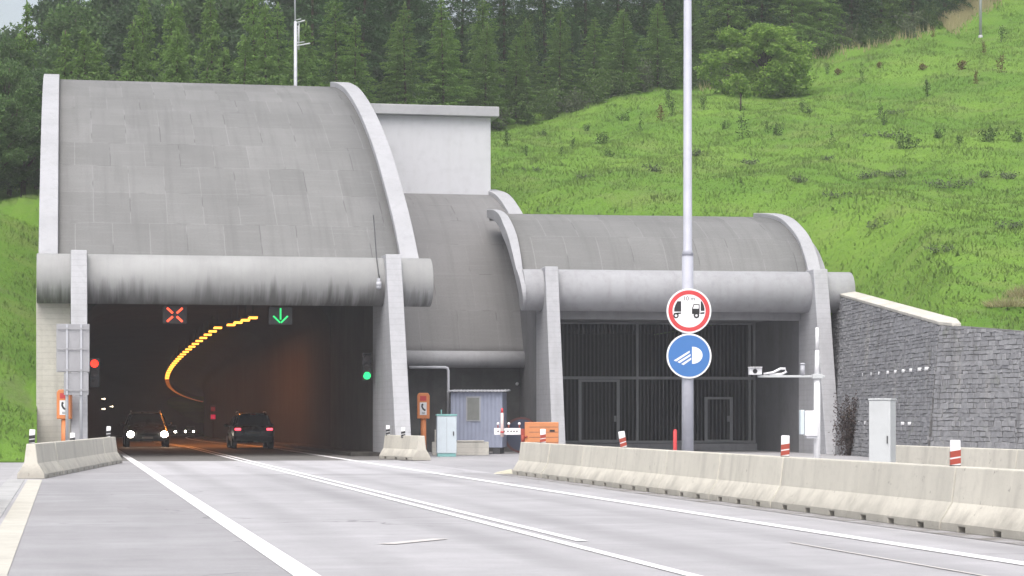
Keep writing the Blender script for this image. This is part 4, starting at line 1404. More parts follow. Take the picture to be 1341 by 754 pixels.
# tall pale cabinet near the stone wall
p = at(1154, 605, 46.0); p.z = -0.012
r = thing('cabinet', 'tall plain pale cabinet standing between the right barriers and the stone wall', 'cabinet', p, -0.42)
mb = MB(); mb.box(-0.20, 0.24, -0.2, 0.24, 0.08, 1.76); mb.build('body', M['white2'], r, bevel=0.012)
mb = MB(); mb.box(-0.215, 0.255, -0.215, 0.255, 1.763, 1.80); mb.build('lid', M['white2'], r, bevel=0.012)
mb = MB(); mb.box(-0.19, 0.23, -0.19, 0.23, 0, 0.078); mb.build('plinth', M['kerb'], r)
mb = MB(); mb.box(-0.2025, -0.2005, -0.15, 0.2, 0.68, 0.69); mb.box(-0.2025, -0.2005, -0.15, 0.2, 1.3, 1.31); mb.box(0.17, 0.19, -0.225, -0.2005, 0.9, 1.05); mb.build('door_seam', M['darkgrey'], r)

# sign seen from behind on the left fin
r = thing('traffic_sign', 'grey back of a two-panel traffic sign fixed in front of the left fin', 'traffic sign', R(1.22, -3.95, 0), TH)
mb = MB(); mb.box(-0.54, 0.53, 0, 0.02, 2.88, 4.47); mb.build('upper_panel', M['sign_back'], r, bevel=0.006)
mb = MB(); mb.box(-0.30, 0.50, 0, 0.02, 2.13, 2.86); mb.build('lower_panel', M['sign_back'], r, bevel=0.006)
for x in (-0.2, 0.26):
    mb = MB(); mb.box(x - 0.03, x + 0.03, -0.05, -0.002, 2.13, 4.45); mb.build('rail', M['galv'], r)
mb = MB()
for z in (2.3, 2.95, 3.65, 4.32):
    mb = MB(); mb.box(-0.52, 0.51, -0.062, -0.052, z - 0.025, z + 0.025) if z > 2.9 else mb.box(-0.29, 0.49, -0.062, -0.052, z - 0.025, z + 0.025)
    mb.build('cross_rail', M['sign_back'], r)
for x in (-0.2, 0.26):
    mb = MB(); mb.cyl((x, 0.08, 0), (x, 0.08, 4.3), 0.05); mb.build('post', M['galv'], r)


def signal(p, rz, lit, label):
    r = thing('traffic_light', label, 'traffic light', p, rz)
    mb = MB(); mb.box(-0.17, 0.17, -0.1, 0.12, 0, 1.0); mb.build('housing', M['black'], r, bevel=0.03)
    for k, nm in enumerate(('green', 'amber', 'red')):
        z = 0.18 + 0.32 * k
        on = nm == lit
        mt = {'green': M['sig_green'], 'red': M['sig_red']}.get(nm) if on else M['lens_off']
        mb = MB(); mb.cyl((0, -0.125, z), (0, -0.103, z), 0.135 if on else 0.12, 0.12, 24); mb.build('lamp', mt, r)
        mb = MB()
        n = 14; vs = []
        for i in range(n + 1):
            a = PI * i / n
            vs += [(0.142 * math.cos(a), -0.1, z + 0.142 * math.sin(a)), (0.142 * math.cos(a), -0.28, z + 0.142 * math.sin(a))]
        mb.add(vs, [(2 * i, 2 * i + 1, 2 * i + 3, 2 * i + 2) for i in range(n)]); mb.build('visor', M['black'], r, recalc=False)
    for z in (0.2, 0.74):
        mb = MB(); mb.box(-0.03, 0.03, 0.122, 0.4, z, z + 0.06); mb.build('bracket', M['darkgrey'], r)
    return r


signal(R(1.95, -0.6, 2.42), TH, 'red', 'traffic light showing red at the left side of the tunnel mouth')
signal(R(11.68, 1.8, 2.72), TH, 'green', 'traffic light showing green on the right wall of the tunnel mouth')


def lane_signal(u, kind, label):
    r = thing('lane_signal', label, 'lane signal', R(u, 1.4, 4.72), TH, 'lane signals hung in the tunnel mouth')
    mb = MB(); mb.box(-0.42, 0.42, 0, 0.2, 0.0, 0.62); mb.build('housing', M['darkgrey'], r, bevel=0.015)
    mb = MB()
    def bar(x0, z0, x1, z1, t=0.035):
        a = Vector((x0, 0, z0)); b = Vector((x1, 0, z1)); q = (b - a).normalized(); q = Vector((-q.z, 0, q.x)) * t
        pts = [a - q, b - q, b + q, a + q]
        mb.prism([(p_.x, p_.z) for p_ in pts], 'y', -0.02, -0.002)
    if kind == 'cross':
        for sx in (-1, 1):
            for sz in (-1, 1): bar(sx * 0.07, 0.31 + sz * 0.06, sx * 0.27, 0.31 + sz * 0.24)
        mb.build('cross_symbol', M['x_red'], r)
    else:
        bar(0, 0.17, 0, 0.58, 0.028); bar(-0.015, 0.06, -0.26, 0.30, 0.028); bar(0.015, 0.06, 0.26, 0.30, 0.028)
        mb.build('arrow_symbol', M['arrow_green'], r)
    for x in (-0.3, 0.3):
        mb = MB(); mb.cyl((x, 0.1, 0.62), (x, 0.1, 1.87), 0.025); mb.build('hanger', M['darkgrey'], r)


lane_signal(4.78, 'cross', 'dark lane signal box with a lit red cross over the left lane')
lane_signal(8.53, 'arrow', 'dark lane signal box with a lit green down arrow over the right lane')

# cctv on the big tube
r = thing('cctv_camera', 'small camera with hanging cable on the large canopy tube beside the right fin', 'security camera', R(11.75, -0.86, 6.15), TH)
mb = MB(); mb.tube([(0.16, 2.5, 2.55), (0.08, 1.5, 1.85), (0.02, 0.78, 1.25), (-0.02, 0.3, 0.86), (0.0, -0.06, 0.3), (0.03, -0.08, 0.12)], 0.02, 8); mb.build('cable', M['darkgrey'], r)
mb = MB(); mb.box(-0.05, 0.05, -0.14, 0.04, 0.02, 0.12); mb.build('bracket', M['galv'], r)
mb = MB(); mb.cyl((0.0, -0.15, 0.0), (0.0, -0.15, -0.16), 0.09, 0.10, 16); mb.ball((0, -0.15, -0.17), 0.1, 14); mb.build('dome', M['galv'], r)

# antenna mast behind the big hood
D = 108.0
pz = at(387, 110, D)
zg = float(hill_z([pz.x], [D])[0][0])
r = thing('antenna_mast', 'thin white antenna mast with short side arms rising behind the large hood', 'mast', (pz.x, D, zg - 0.1))
H_ = lambda y: at(0, y, D).z - zg + 0.1
mb = MB(); mb.cyl((0, 0, 0), (0, 0, H_(28)), 0.095, 0.075, 12); mb.cyl((-0.02, 0, H_(28)), (-0.04, 0, H_(-60)), 0.045, 0.035, 12); mb.build('pole', M['galv'], r)
for (y0, y1, l) in ((30, 27, 0.45), (60, 57, 0.7)):
    mb = MB(); mb.tube([(0.02, 0, H_(y0)), (l, -0.1, H_(y1))], 0.035, 8); mb.tube([(0.02, 0, H_(y0 - 4)), (l * 0.6, -0.1, H_(y1 - 2))], 0.02, 8); mb.build('arm', M['white2'], r)
mb = MB(); mb.tube([(0.16, 0, H_(65)), (0.17, 0, H_(30))], 0.02, 8); mb.tube([(0.12, 0.1, H_(60)), (0.12, .1, H_(33))], 0.03, 8)
for y in range(30, 66, 4): mb.tube([(0.0, 0, H_(y)), (0.17, 0, H_(y + 1))], 0.012, 6)
mb.build('ladder', M['white2'], r)

# pole on the top right ridge
pz = at(1284, 14, 155.0); zg = float(hill_z([pz.x], [155.0])[0][0])
r = thing('ridge_pole', 'grey pole on the ridge at the top right corner', 'pole', (pz.x, 155.0, zg - 0.1))
mb = MB(); mb.cyl((0, 0, 0), (0, 0, 7), 0.11, 0.08, 14); mb.build('shaft', M['grey_metal'], r)
mb = MB(); mb.cyl((0, 0, 0), (0, 0, 0.3), 0.18, 0.14, 14); mb.build('base', M['conc_fin'], r)
mb = MB(); mb.box(-0.7, 0.7, -0.05, 0.05, 6.6, 6.7); mb.build('cross_arm', M['galv'], r)

# ------------------------------------------------------------------ tunnel lamps
lamp0 = None
DIM = {}
def dim_mesh(me):
    if 'm' not in DIM:
        DIM['m'] = me.copy(); DIM['m'].materials[0] = M['lamp_dim']
    return DIM['m']


LG = 'sodium lamps along the tunnel ceiling'
def tunnel_lamp(u, w, lab):
    global lamp0
    p = bend(u, w)
    if lamp0 is None:
        lamp0 = thing('tunnel_lamp', lab, 'tunnel lamp', (0, 0, 0), 0, LG)
        mb = MB(); mb.box(-0.20, 0.20, -0.32, 0.32, 0.055, 0.15); mb.build('housing', M['darkgrey'], lamp0)
        mb = MB(); mb.add([(-0.18, -0.28, 0.0), (0.18, -0.28, 0.0), (0.18, 0.28, 0.0), (-0.18, 0.28, 0.0), (-0.19, -0.335, 0.08), (0.19, -0.335, 0.08), (0.19, 0.30, 0.05), (-0.19, 0.30, 0.05)],
                          [(0, 1, 2, 3), (4, 5, 6, 7), (0, 1, 5, 4), (1, 2, 6, 5), (2, 3, 7, 6), (3, 0, 4, 7)]); mb.build('diffuser', M['lamp'], lamp0)
        mb = MB(); mb.cyl((0, 0, 0.16), (0, 0, 0.8), 0.02, n=8); mb.build('hanger', M['darkgrey'], lamp0)
        o = lamp0
    else:
        o = copy_tree(lamp0); o['label'] = lab
        if w > 140:
            for ch in o.children:
                if ch.name.startswith('diffuser'):
                    ch.data = dim_mesh(ch.data)
    o.location = (p.x, p.y, p.z + 5.66); o.rotation_euler = (0, 0, bend_dir(w))


for k in range(4):
    tunnel_lamp(8.95 - 0.13 * k, 19.0 + 2.6 * k, 'bright yellow tunnel ceiling lamp, ' + ORD[k] + ' of the short near row')
w = 30.0; k = 0
while w < 330:
    tunnel_lamp(8.15, w, 'yellow tunnel ceiling lamp in the long row that curves away over the right lane')
    w += 4.0 + 0.02 * max(0, w - 30); k += 1
# the lit lamps throw their light down on road and walls
for w in (28.5, 33, 38, 44, 51, 59, 68, 78, 90, 104, 120, 140):
    ld = bpy.data.lights.new('lamp_light', 'AREA'); ld.shape = 'RECTANGLE'; ld.size = 0.45; ld.size_y = 1.0
    ld.energy = 150 if w < 50 else 90; ld.color = (1.0, 0.30, 0.05)
    lo = bpy.data.objects.new('lamp_light', ld); COL.objects.link(lo)
    q = bend(8.15, w); lo.location = (q.x, q.y, q.z + 5.64); lo.rotation_euler = (0, 0, bend_dir(w))

# ------------------------------------------------------------------ vehicles
def car(label, Lc, Wd, Ht, body, rear_lit, front_lit, p, rz, suv=True):
    r = thing('car', label, 'car', p, rz)
    h = Wd / 2
    zr = Ht; belt = Ht * 0.60; hood = Ht * 0.56
    # stations: y from rear (-) to nose (+), top height, top half width, belt half width, bottom
    st = [(-Lc / 2, 0.75 * belt, .86, .90, .42), (-Lc / 2 + .04, belt * 0.98, .84, .95, .34), (-Lc / 2 + .22, belt * 1.03, .90, .99, .28), (-Lc / 2 + .30, belt * 1.05, .9, 1, .27),
          (-Lc / 2 + .52, zr * 0.975, .74, 1, .26), (-Lc / 2 + .95, zr, .75, 1, .26), (-.2, zr, .76, 1, .26), (.35, zr * 0.985, .76, 1, .26),
          (1.05, hood * 1.06, .86, 1, .26), (1.25, hood, .86, .99, .26), (Lc / 2 - .35, hood * 0.9, .82, .97, .27), (Lc / 2 - .06, hood * 0.74, .76, .90, .32), (Lc / 2, hood * 0.55, .70, .82, .38)]
    vs, fs = [], []
    n = 11
    for (y, zt, kt, kb, zb) in st:
        b = min(belt, zt * 0.93)
        half = [(0, zb), (h * kb * .86, zb), (h * kb * .97, zb + .10), (h * kb, zb + .28), (h * kb * .985, max(b, zb + .3)), (h * (kt * .75 + kb * .25), b + (zt - b) * .35 if zt > b else zt), (h * kt, b + (zt - b) * .86), (h * kt * .86, zt), (0, zt + 0.01)]
        full = half + [(-x, z) for (x, z) in half[-2:0:-1]]
        n = len(full)
        vs += [(x, y, z) for x, z in full]
    for i in range(len(st) - 1):
        for k in range(n): fs.append((i * n + k, i * n + (k + 1) % n, (i + 1) * n + (k + 1) % n, (i + 1) * n + k))
    fs += [tuple(range(n))[::-1], tuple((len(st) - 1) * n + k for k in range(n))]
    mb = MB(); mb.add(vs, fs, 0, True)
    b_ = mb.build('body', body, r)
    sd = b_.modifiers.new('sub', 'SUBSURF'); sd.levels = 2; sd.render_levels = 2
    yr = -Lc / 2
    # glass: rear, windscreen, sides
    def pane(pts, nm):
        mb = MB(); c = sum((Vector(q) for q in pts), Vector()) / len(pts)
        nr = (Vector(pts[1]) - Vector(pts[0])).cross(Vector(pts[2]) - Vector(pts[0])).normalized()
        if nr.dot(c - Vector((0, 0, belt * 0.8))) < 0: nr = -nr
        a = [Vector(q) + nr * 0.012 for q in pts]; bb = [Vector(q) - nr * 0.05 for q in pts]
        m = len(pts)
        mb.add(a + bb, [tuple(range(m)), tuple(range(m, 2 * m))] + [(i, (i + 1) % m, m + (i + 1) % m, m + i) for i in range(m)])
        return mb.build(nm, M['glass'], r)
    pane([(-h * .74, yr + .30, belt * 1.10), (h * .74, yr + .30, belt * 1.10), (h * .62, yr + .50, zr * .925), (-h * .62, yr + .50, zr * .925)], 'rear_window')
    pane([(-h * .80, 1.02, belt * 1.02), (h * .80, 1.02, belt * 1.02), (h * .64, .42, zr * .94), (-h * .64, .42, zr * .94)], 'windscreen')
    for s in (-1, 1):
        pane([(s * h * .95, yr + .75, belt * 1.06), (s * h * .95, .75, belt * 1.04), (s * h * .77, .25, zr * .92), (s * h * .77, yr + .95, zr * .92)], 'side_window')
        mb = MB(); mb.ball((s * (h + .10), .72, belt * 1.08), .11, 12, (1.0, .55, .75)); mb.cyl((s * h * .9, .74, belt * 1.03), (s * (h + .1), .72, belt * 1.06), .03, n=8); mb.build('mirror', body, r)
        mb = MB(); mb.box(min(s * h * .62, s * h * .90), max(s * h * .62, s * h * .90), yr - .035, yr + .1, belt * .86, belt * .96)
        mb.build('tail_light', M['tail'] if rear_lit else M['redbrown'], r, bevel=0.02)
        mb = MB(); mb.ball((s * h * .76, Lc / 2 - (.02 if front_lit else .10), hood * .66), .165 if front_lit else .13, 14, (1.0, .6, .9)); mb.build('headlight', M['head'] if front_lit else M['glass'], r)
    for y in (yr + .82, Lc / 2 - .85):
        for s in (-1, 1):
            x0, x1 = s * (h - .22), s * (h + .005)
            mb = MB(); mb.cyl((x0, y, .34), (x1, y, .34), .34, n=28); w_ = mb.build('wheel', M['rubber'], r, bevel=.02)
            mb = MB(); mb.cyl((x1, y, .34), (x1 + s * .012, y, .34), .22, .20, n=20); mb.build('rim', M['galv'], w_)
    mb = MB(); mb.box(-.26, .26, yr - .03, yr + .08, belt * .70, belt * .79); mb.build('number_plate', M['plate'], r)
    mb = MB(); mb.box(-.26, .26, Lc / 2 - .08, Lc / 2 + .03, hood * .44, hood * .54); mb.build('number_plate', M['plate'], r)
    mb = MB(); mb.box(-h * .5, h * .5, Lc / 2 - .12, Lc / 2 + .004, hood * .58, hood * .72); mb.build('grille', M['black'], r, bevel=.02)
    mb = MB(); mb.box(-h * .88, h * .88, yr - .02, yr + .25, .36, .56); mb.build('rear_bumper', M['black'], r, bevel=.04)
    mb = MB(); mb.box(-h * .66, h * .66, yr + .42, yr + .72, zr * .965, zr * .99); mb.build('spoiler', body, r, bevel=.02)
    if rear_lit:
        mb = MB(); mb.box(-.12, .12, yr + .415, yr + .43, zr * .955, zr * .972); mb.build('brake_light', M['redbrown'], r)
    if suv:
        for s in (-1, 1):
            mb = MB(); mb.tube([(s * h * .66, yr + .9, zr + .0), (s * h * .66, yr + 1.0, zr + .05), (s * h * .66, .1, zr + .05), (s * h * .66, .2, zr)], .018, 8); mb.build('roof_rail', M['galv'], r)
    return r


p = at(328, 588, 102.0); u_ = 8.9
q = bend(9.1, 22.5)
car('dark hatchback with red tail lights driving away into the tunnel', 4.3, 1.84, 1.58, M['car_paint'], True, False, q, TH)
q = bend(4.72, 29.5)
car('dark car with bright headlights coming out of the tunnel on the left lane', 4.6, 2.05, 1.66, M['car_paint2'], False, True, q, TH + PI)
for (w, u, lab) in ((285, 4.9, 'first small far pair of headlights behind the oncoming dark car'), (338, 4.9, 'farthest small pair of headlights deep in the tunnel')):
    q = bend(u, w)
    car(lab, 4.4, 1.9, 1.5, M['car_paint2'], False, True, q, bend_dir(w) + PI)
# faint red signal deep in the tunnel
q = bend(11.2, 95.0)
rr = thing('tunnel_signal', 'dim red signal on the right tunnel wall above the driving away car', 'signal', (q.x, q.y, q.z + 1.55), bend_dir(95))
mb = MB(); mb.box(-0.22, 0.22, 0, 0.15, 0, 1.15); mb.build('housing', M['darkgrey'], rr)
mb = MB(); mb.box(-0.17, 0.17, -0.02, -0.002, 0.08, 0.42); mb.build('lamp', emit('dim_red', (0.8, 0.03, 0.09), 0.45), rr)
mb = MB(); mb.box(-0.15, 0.15, -0.02, -0.002, 0.68, 1.0); mb.build('lamp', emit('very_dim_red', (0.7, 0.06, 0.07), 0.12), rr)
mb = MB(); mb.box(-0.04, 0.04, 0.15, 0.2, -1.4, 1.0); mb.build('post', M['darkgrey'], rr)
# small marker lights on the left tunnel wall
for i, (w, z) in enumerate(((40, 3.3), (60, 3.5), (150, 3.9), (175, 3.4), (150, 2.9))):
    q = bend(1.78 if i < 1 else 2.0, w)
    mb = MB(); mb.ball((0, 0, 0), 0.05 if i < 2 else 0.09, 10); mb.cyl((-0.3, 0, 0), (0, 0, 0), 0.03, n=8)
    o = mb.build('marker_light', emit('marker_glow', (1.0, 0.85, 0.6), 3.0) if i == 0 else bpy.data.materials['marker_glow']); o.location = (q.x, q.y, q.z + z)
    tag(o, 'tiny pale marker light on the left tunnel wall', 'marker light', 'marker lights on the left tunnel wall')

# ------------------------------------------------------------------ vegetation
def quads(centers, dirs, ups, ln, wd):
    """leaf-sized kites: arrays (n,3)"""
    n = len(centers)
    a = centers - dirs * ln[:, None] * 0.5
    b = centers + dirs * ln[:, None] * 0.5
    s = np.cross(dirs, ups); s /= (np.linalg.norm(s, axis=1, keepdims=True) + 1e-9)
    s = s * wd[:, None] * 0.5
    mid = centers - dirs * ln[:, None] * 0.1
    V = np.stack([a, mid + s, b, mid - s], 1).reshape(-1, 3)
    return V, np.arange(n * 4).reshape(-1, 4)


def unit(v): return v / (np.linalg.norm(v, axis=1, keepdims=True) + 1e-9)


def conifer_crown(Ht, Rb, seed, sprays=24, droop=0.35, whorl=0.42, tip=0.9, z0=0.06):
    g_ = np.random.default_rng(seed)
    C, Dn, Up, Ln, Wd = [], [], [], [], []
    z = Ht * z0
    while z < Ht * 0.985:
        f = (z - Ht * z0) / (Ht * (1 - z0))
        Rz = Rb * ((1 - f) ** 0.72) * (0.85 + 0.3 * g_.random()) + 0.10
        nb = int(5 + 5 * (1 - f))
        a0 = g_.random() * 6.28
        for b in range(nb):
            a = a0 + 6.283 * b / nb + g_.normal(0, 0.25)
            L = Rz * (0.65 + 0.45 * g_.random())
            rise = 0.35 * f + g_.normal(0, 0.08) + 0.05
            m = max(5, int(sprays * L / Rb))
            t = g_.random(m) ** 0.7
            rad = L * t
            zz_ = z + rise * rad - droop * rad * rad / max(L, .3) * 0.8
            side = g_.normal(0, 0.13, m) * (1.1 - 0.4 * t) * (0.4 + L * 0.5)
            x = rad * math.cos(a) - side * math.sin(a); y = rad * math.sin(a) + side * math.cos(a)
            C.append(np.stack([x, y, zz_ - np.abs(g_.normal(0, 0.10, m))], 1))
            d = np.stack([np.cos(a) + g_.normal(0, .45, m), np.sin(a) + g_.normal(0, .45, m), -0.25 + g_.normal(0, .4, m)], 1)
            Dn.append(d); Up.append(np.stack([g_.normal(0, .5, m), g_.normal(0, .5, m), 1 + 0 * t], 1))
            Ln.append(0.11 + 0.14 * g_.random(m)); Wd.append(0.045 + 0.06 * g_.random(m))
        z += whorl * (0.75 + 0.5 * g_.random()) * (1 - 0.35 * f)
    m = 14
    C.append(np.stack([g_.normal(0, .04, m), g_.normal(0, .04, m), Ht * (0.93 + 0.08 * g_.random(m))], 1))
    Dn.append(np.stack([g_.normal(0, .3, m), g_.normal(0, .3, m), np.ones(m)], 1)); Up.append(g_.normal(0, 1, (m, 3)))
    Ln.append(np.full(m, .35)); Wd.append(np.full(m, .12))
    C = np.concatenate(C); return quads(C, unit(np.concatenate(Dn)), unit(np.concatenate(Up)), np.concatenate(Ln), np.concatenate(Wd))


def leafy_crown(Ht, Wx, seed, n=7000, z0=0.2, blobs=16, leaf_=0.26, spread=1.0):
    g_ = np.random.default_rng(seed)
    C = []
    cz0, cz1 = Ht * z0, Ht
    bl = []
    for i in range(blobs):
        f = (i + 0.5) / blobs
        zc = cz0 + (cz1 - cz0) * (0.08 + 0.8 * f)
        env = Wx * math.sqrt(max(0.05, 1 - ((f - 0.42) / 0.62) ** 2))
        a = i * 2.4 + g_.normal(0, .4); rr_ = env * (0.25 + 0.55 * g_.random()) * (1.0 if spread == 1.0 else 1.25)
        br = (0.26 + 0.16 * g_.random()) * Wx * (1.1 - 0.35 * f) * spread
        bl.append((rr_ * math.cos(a), rr_ * math.sin(a), zc, br))
    per = n // blobs
    for (x, y, z, br) in bl:
        d = unit(g_.normal(0, 1, (per, 3)))
        r_ = br * (0.55 + 0.55 * g_.random(per)) * (1 + 0.22 * np.sin(d[:, 0] * 5 + d[:, 2] * 4 + x))
        d[:, 2] *= 0.78
        C.append(np.array([x, y, z]) + d * r_[:, None])
    C = np.concatenate(C); m = len(C)
    C[:, 2] = np.minimum(C[:, 2], Ht + 0.2)
    D_ = unit(g_.normal(0, 1, (m, 3)) + np.array([0, 0, -0.4])); U_ = unit(g_.normal(0, 1, (m, 3)) + np.array([0, 0, 0.8]))
    V, F = quads(C, D_, U_, leaf_ * (0.7 + 0.7 * g_.random(m)), leaf_ * 0.62 * (0.7 + 0.6 * g_.random(m)))
    return V, F, bl


def trunk_mb(Ht, r, limbs=None, lean=0.0):
    mb = MB()
    pts = [(lean * Ht * (i / 6) ** 2 * 0.3, 0.03 * Ht * math.sin(i) * 0.15, Ht * i / 6) for i in range(7)]
    mb.tube(pts, [r * (1 - 0.9 * i / 6) + 0.012 for i in range(7)], 8)
    for (x, y, z) in (limbs or []):
        zs = z * 0.55
        mb.tube([(0, 0, zs), (x * .5, y * .5, zs + (z - zs) * .62), (x, y, z)], [r * .42, r * .25, r * .08], 6)
    return mb


PROTO = {}
def proto_tree(key, V, F, leafm, tmb):
    root = bpy.data.objects.new(key[0], None); COL.objects.link(root)
    c = mesh_np('crown', V, F, leafm, root)
    t = tmb.build('trunk', M['bark'], root, recalc=False)
    PROTO.setdefault(key, []).append([root, False])
    return root


for s in range(4):
    H_t = 11.0
    V, F = conifer_crown(H_t, 2.0 + 0.15 * s, 100 + s, 115, 0.30, 0.40)
    proto_tree(('larch_tree', 'light'), V, F, M['needles_light'], trunk_mb(H_t, 0.10))
for s in range(3):
    H_t = 14.0
    V, F = conifer_crown(H_t, 2.5 + 0.2 * s, 200 + s, 125, 0.55, 0.44)
    proto_tree(('spruce_tree', 'dark'), V, F, M['needles_dark'], trunk_mb(H_t, 0.13))
for s in range(3):
    H_t = 6.0
    V, F = conifer_crown(H_t, 1.55, 300 + s, 90, 0.15, 0.30)
    proto_tree(('young_larch', 'young'), V, F, M['needles_light'], trunk_mb(H_t, 0.10))
for s in range(4):
    H_t = 14.0
    V, F, bl = leafy_crown(H_t, 4.3, 400 + s, 22000, 0.16, 24, 0.24)
    proto_tree(('broadleaf_tree', 'broad'), V, F, M['leaf_dark'] if s % 2 else M['leaf_mid'], trunk_mb(H_t * .9, 0.28, [(b[0], b[1], b[2]) for b in bl[4:]]))


def plant_tree(key, p, hscale, label, group, rz=None, wscale=None):
    lst = PROTO[key]
    ent = lst[random.randrange(len(lst))]
    if not ent[1]:
        o = ent[0]; ent[1] = True
    else:
        o = copy_tree(ent[0])
    o.location = p
    o.rotation_euler = (random.gauss(0, .02), random.gauss(0, .02), random.random() * 6.28 if rz is None else rz)
    w_ = wscale or hscale
    o.scale = (w_ * random.uniform(.9, 1.12), w_ * random.uniform(.9, 1.12), hscale)
    tag(o, label, 'tree', group)
    return o


def ground_z(x, y): return float(hill_z([x], [y])[0][0])


# treeline of the right-hand slope (base of the forest), world X -> Y
TL = [(-60, 128), (-34, 122), (-22, 112), (-10, 118), (-3, 134), (-1, 139), (8.7, 146), (19.5, 153), (30, 160), (38, 172), (60, 190)]
def tl(x):
    for (x0, y0), (x1, y1) in zip(TL, TL[1:]):
        if x0 <= x <= x1: return y0 + (y1 - y0) * (x - x0) / (x1 - x0)
    return 160
G_R = 'conifers of the forest edge above the meadow'
for row in range(5):
    x = -13.0 + row * 0.9
    while x < 44 + row * 3:
        y = tl(x) + 1.2 + (0, 2.6, 8.5, 12.5, 17.0)[row] + random.uniform(-1.0, 1.0)
        if abs(x / y) < 0.245:
            light = random.random() < ((.92, .8, .12, .1, .1)[row] if x < 13 else (.35, .25, .1, .1, .1)[row])
            key = ('larch_tree', 'light') if light else ('spruce_tree', 'dark')
            base = 11.0 if light else 14.0
            gz = ground_z(x, y)
            # the front trees end near the top of the picture, the old ones behind pass it
            top = CAM_H + y * random.uniform(0.158, 0.192) if row < 2 and x < 13 else 0
            hh = max(5.5, top - gz) if top else (11.0 + 3.5 * random.random() if row < 2 else 13.0 + 4.0 * random.random())
            where = 'front edge' if row == 0 else ('second row' if row == 1 else 'dark depth')
            side = 'behind the large hood' if x < -2 else ('above the low portal' if x < 14 else 'above the right meadow')
            lab = ('light green larch' if light else 'dark green spruce') + f' in the {where} of the forest {side}'
            plant_tree(key, (x, y, gz - 0.15), hh / base, lab, G_R, wscale=(1.0 if light else 0.95) * (hh / base) ** .4)
        x += random.uniform(1.9, 2.7) + 0.3 * row
# young larches just behind the large hood
for row in range(3):
    x = -29.0 + row
    while x < -9.5:
        y = 110 + row * 4.0 + random.uniform(-1.5, 1.5)
        if abs(x / y) < 0.245:
            hh = 4.8 + 3.4 * random.random() + row * 1.1
            plant_tree(('young_larch', 'young'), (x, y, ground_z(x, y) - 0.1), hh / 6.0, 'young light green larch ' + ('close behind' if row == 0 else 'a little way behind') + ' the top of the large hood', 'young larches behind the large hood', wscale=1.1)
        x += random.uniform(1.5, 2.8)
# older mixed wood, left and behind
for row in range(5):
    x = -48.0 + row * 1.7
    while x < -8:
        y = 131 + row * 7.0 + random.uniform(-2.4, 2.4)
        if abs(x / y) < 0.25:
            k = x / y
            # crowns climb from the left edge (sky gap) to beyond the frame
            top = 1.43 + y * (0.168 + 0.012 * random.random() if k < -0.203 else 0.19 + 0.02 * random.random())
            hh = min(max(9.0, top - ground_z(x, y)), 21)
            if row == 0: hh *= 0.8
            key = ('broadleaf_tree', 'broad') if random.random() < .68 else ('spruce_tree', 'dark')
            plant_tree(key, (x, y, ground_z(x, y) - 0.2), hh / 14.0, ('round dark broadleaf tree' if key[1] == 'broad' else 'tall dark spruce') + ' in the hazy old wood ' + ('at the far left' if k < -0.17 else 'behind the large hood') + (', nearest row' if row == 0 else ''), 'trees of the old wood on the left', wscale=1.0)
        x += random.uniform(3.6, 5.6)
# undergrowth trees at the left edge above the grass bank
for (px, D, hh) in ((-8, 103, 5.0), (12, 106, 6.5), (30, 104, 4.2), (48, 108, 6.0), (20, 113, 8.0), (-2, 116, 8.5), (44, 117, 7.5)):
    x = (px - PX0) / FOC * D
    plant_tree(('broadleaf_tree', 'broad'), (x, D, ground_z(x, D) - 0.3), hh / 14.0 * 1.05, 'bushy broadleaf tree at the top of the left grass bank', 'trees above the left grass bank', wscale=0.48)

# the bright broadleaf tree on the meadow edge
D = 141.0
c = at(1000, 105, D)
zg = ground_z(c.x, D)
for (dx, dy, Hh, Wx, seed, lab) in ((0.1, 0, 5.3, 2.9, 900, 'bright green rounded tree standing in front of the dark forest edge'),):
    r = thing('broadleaf_tree', lab, 'tree', (c.x + dx, D + dy, zg - 0.1))
    V, F, bl = leafy_crown(Hh, Wx, seed, 26000, -0.05, 52, 0.19, 0.72)
    r.scale = (1.2, 1.1, 0.9)
    mesh_np('crown', V, F, M['leaf_bright'], r)
    trunk_mb(Hh * .85, 0.14, [(b[0], b[1], b[2]) for b in bl[3:]]).build('trunk', M['bark'], r, recalc=False)
c = at(970, 122, 134.0)
r = thing('broadleaf_tree', 'slender bright sapling in front of the bright green rounded tree', 'tree', (c.x, 134.0, ground_z(c.x, 134.0) - 0.05))
V, F, bl = leafy_crown(2.3, 0.75, 901, 1500, 0.35, 9, 0.2)
mesh_np('crown', V, F, M['leaf_bright'], r)
trunk_mb(2.0, 0.05, [(b[0], b[1], b[2]) for b in bl[3:]]).build('trunk', M['bark'], r, recalc=False)

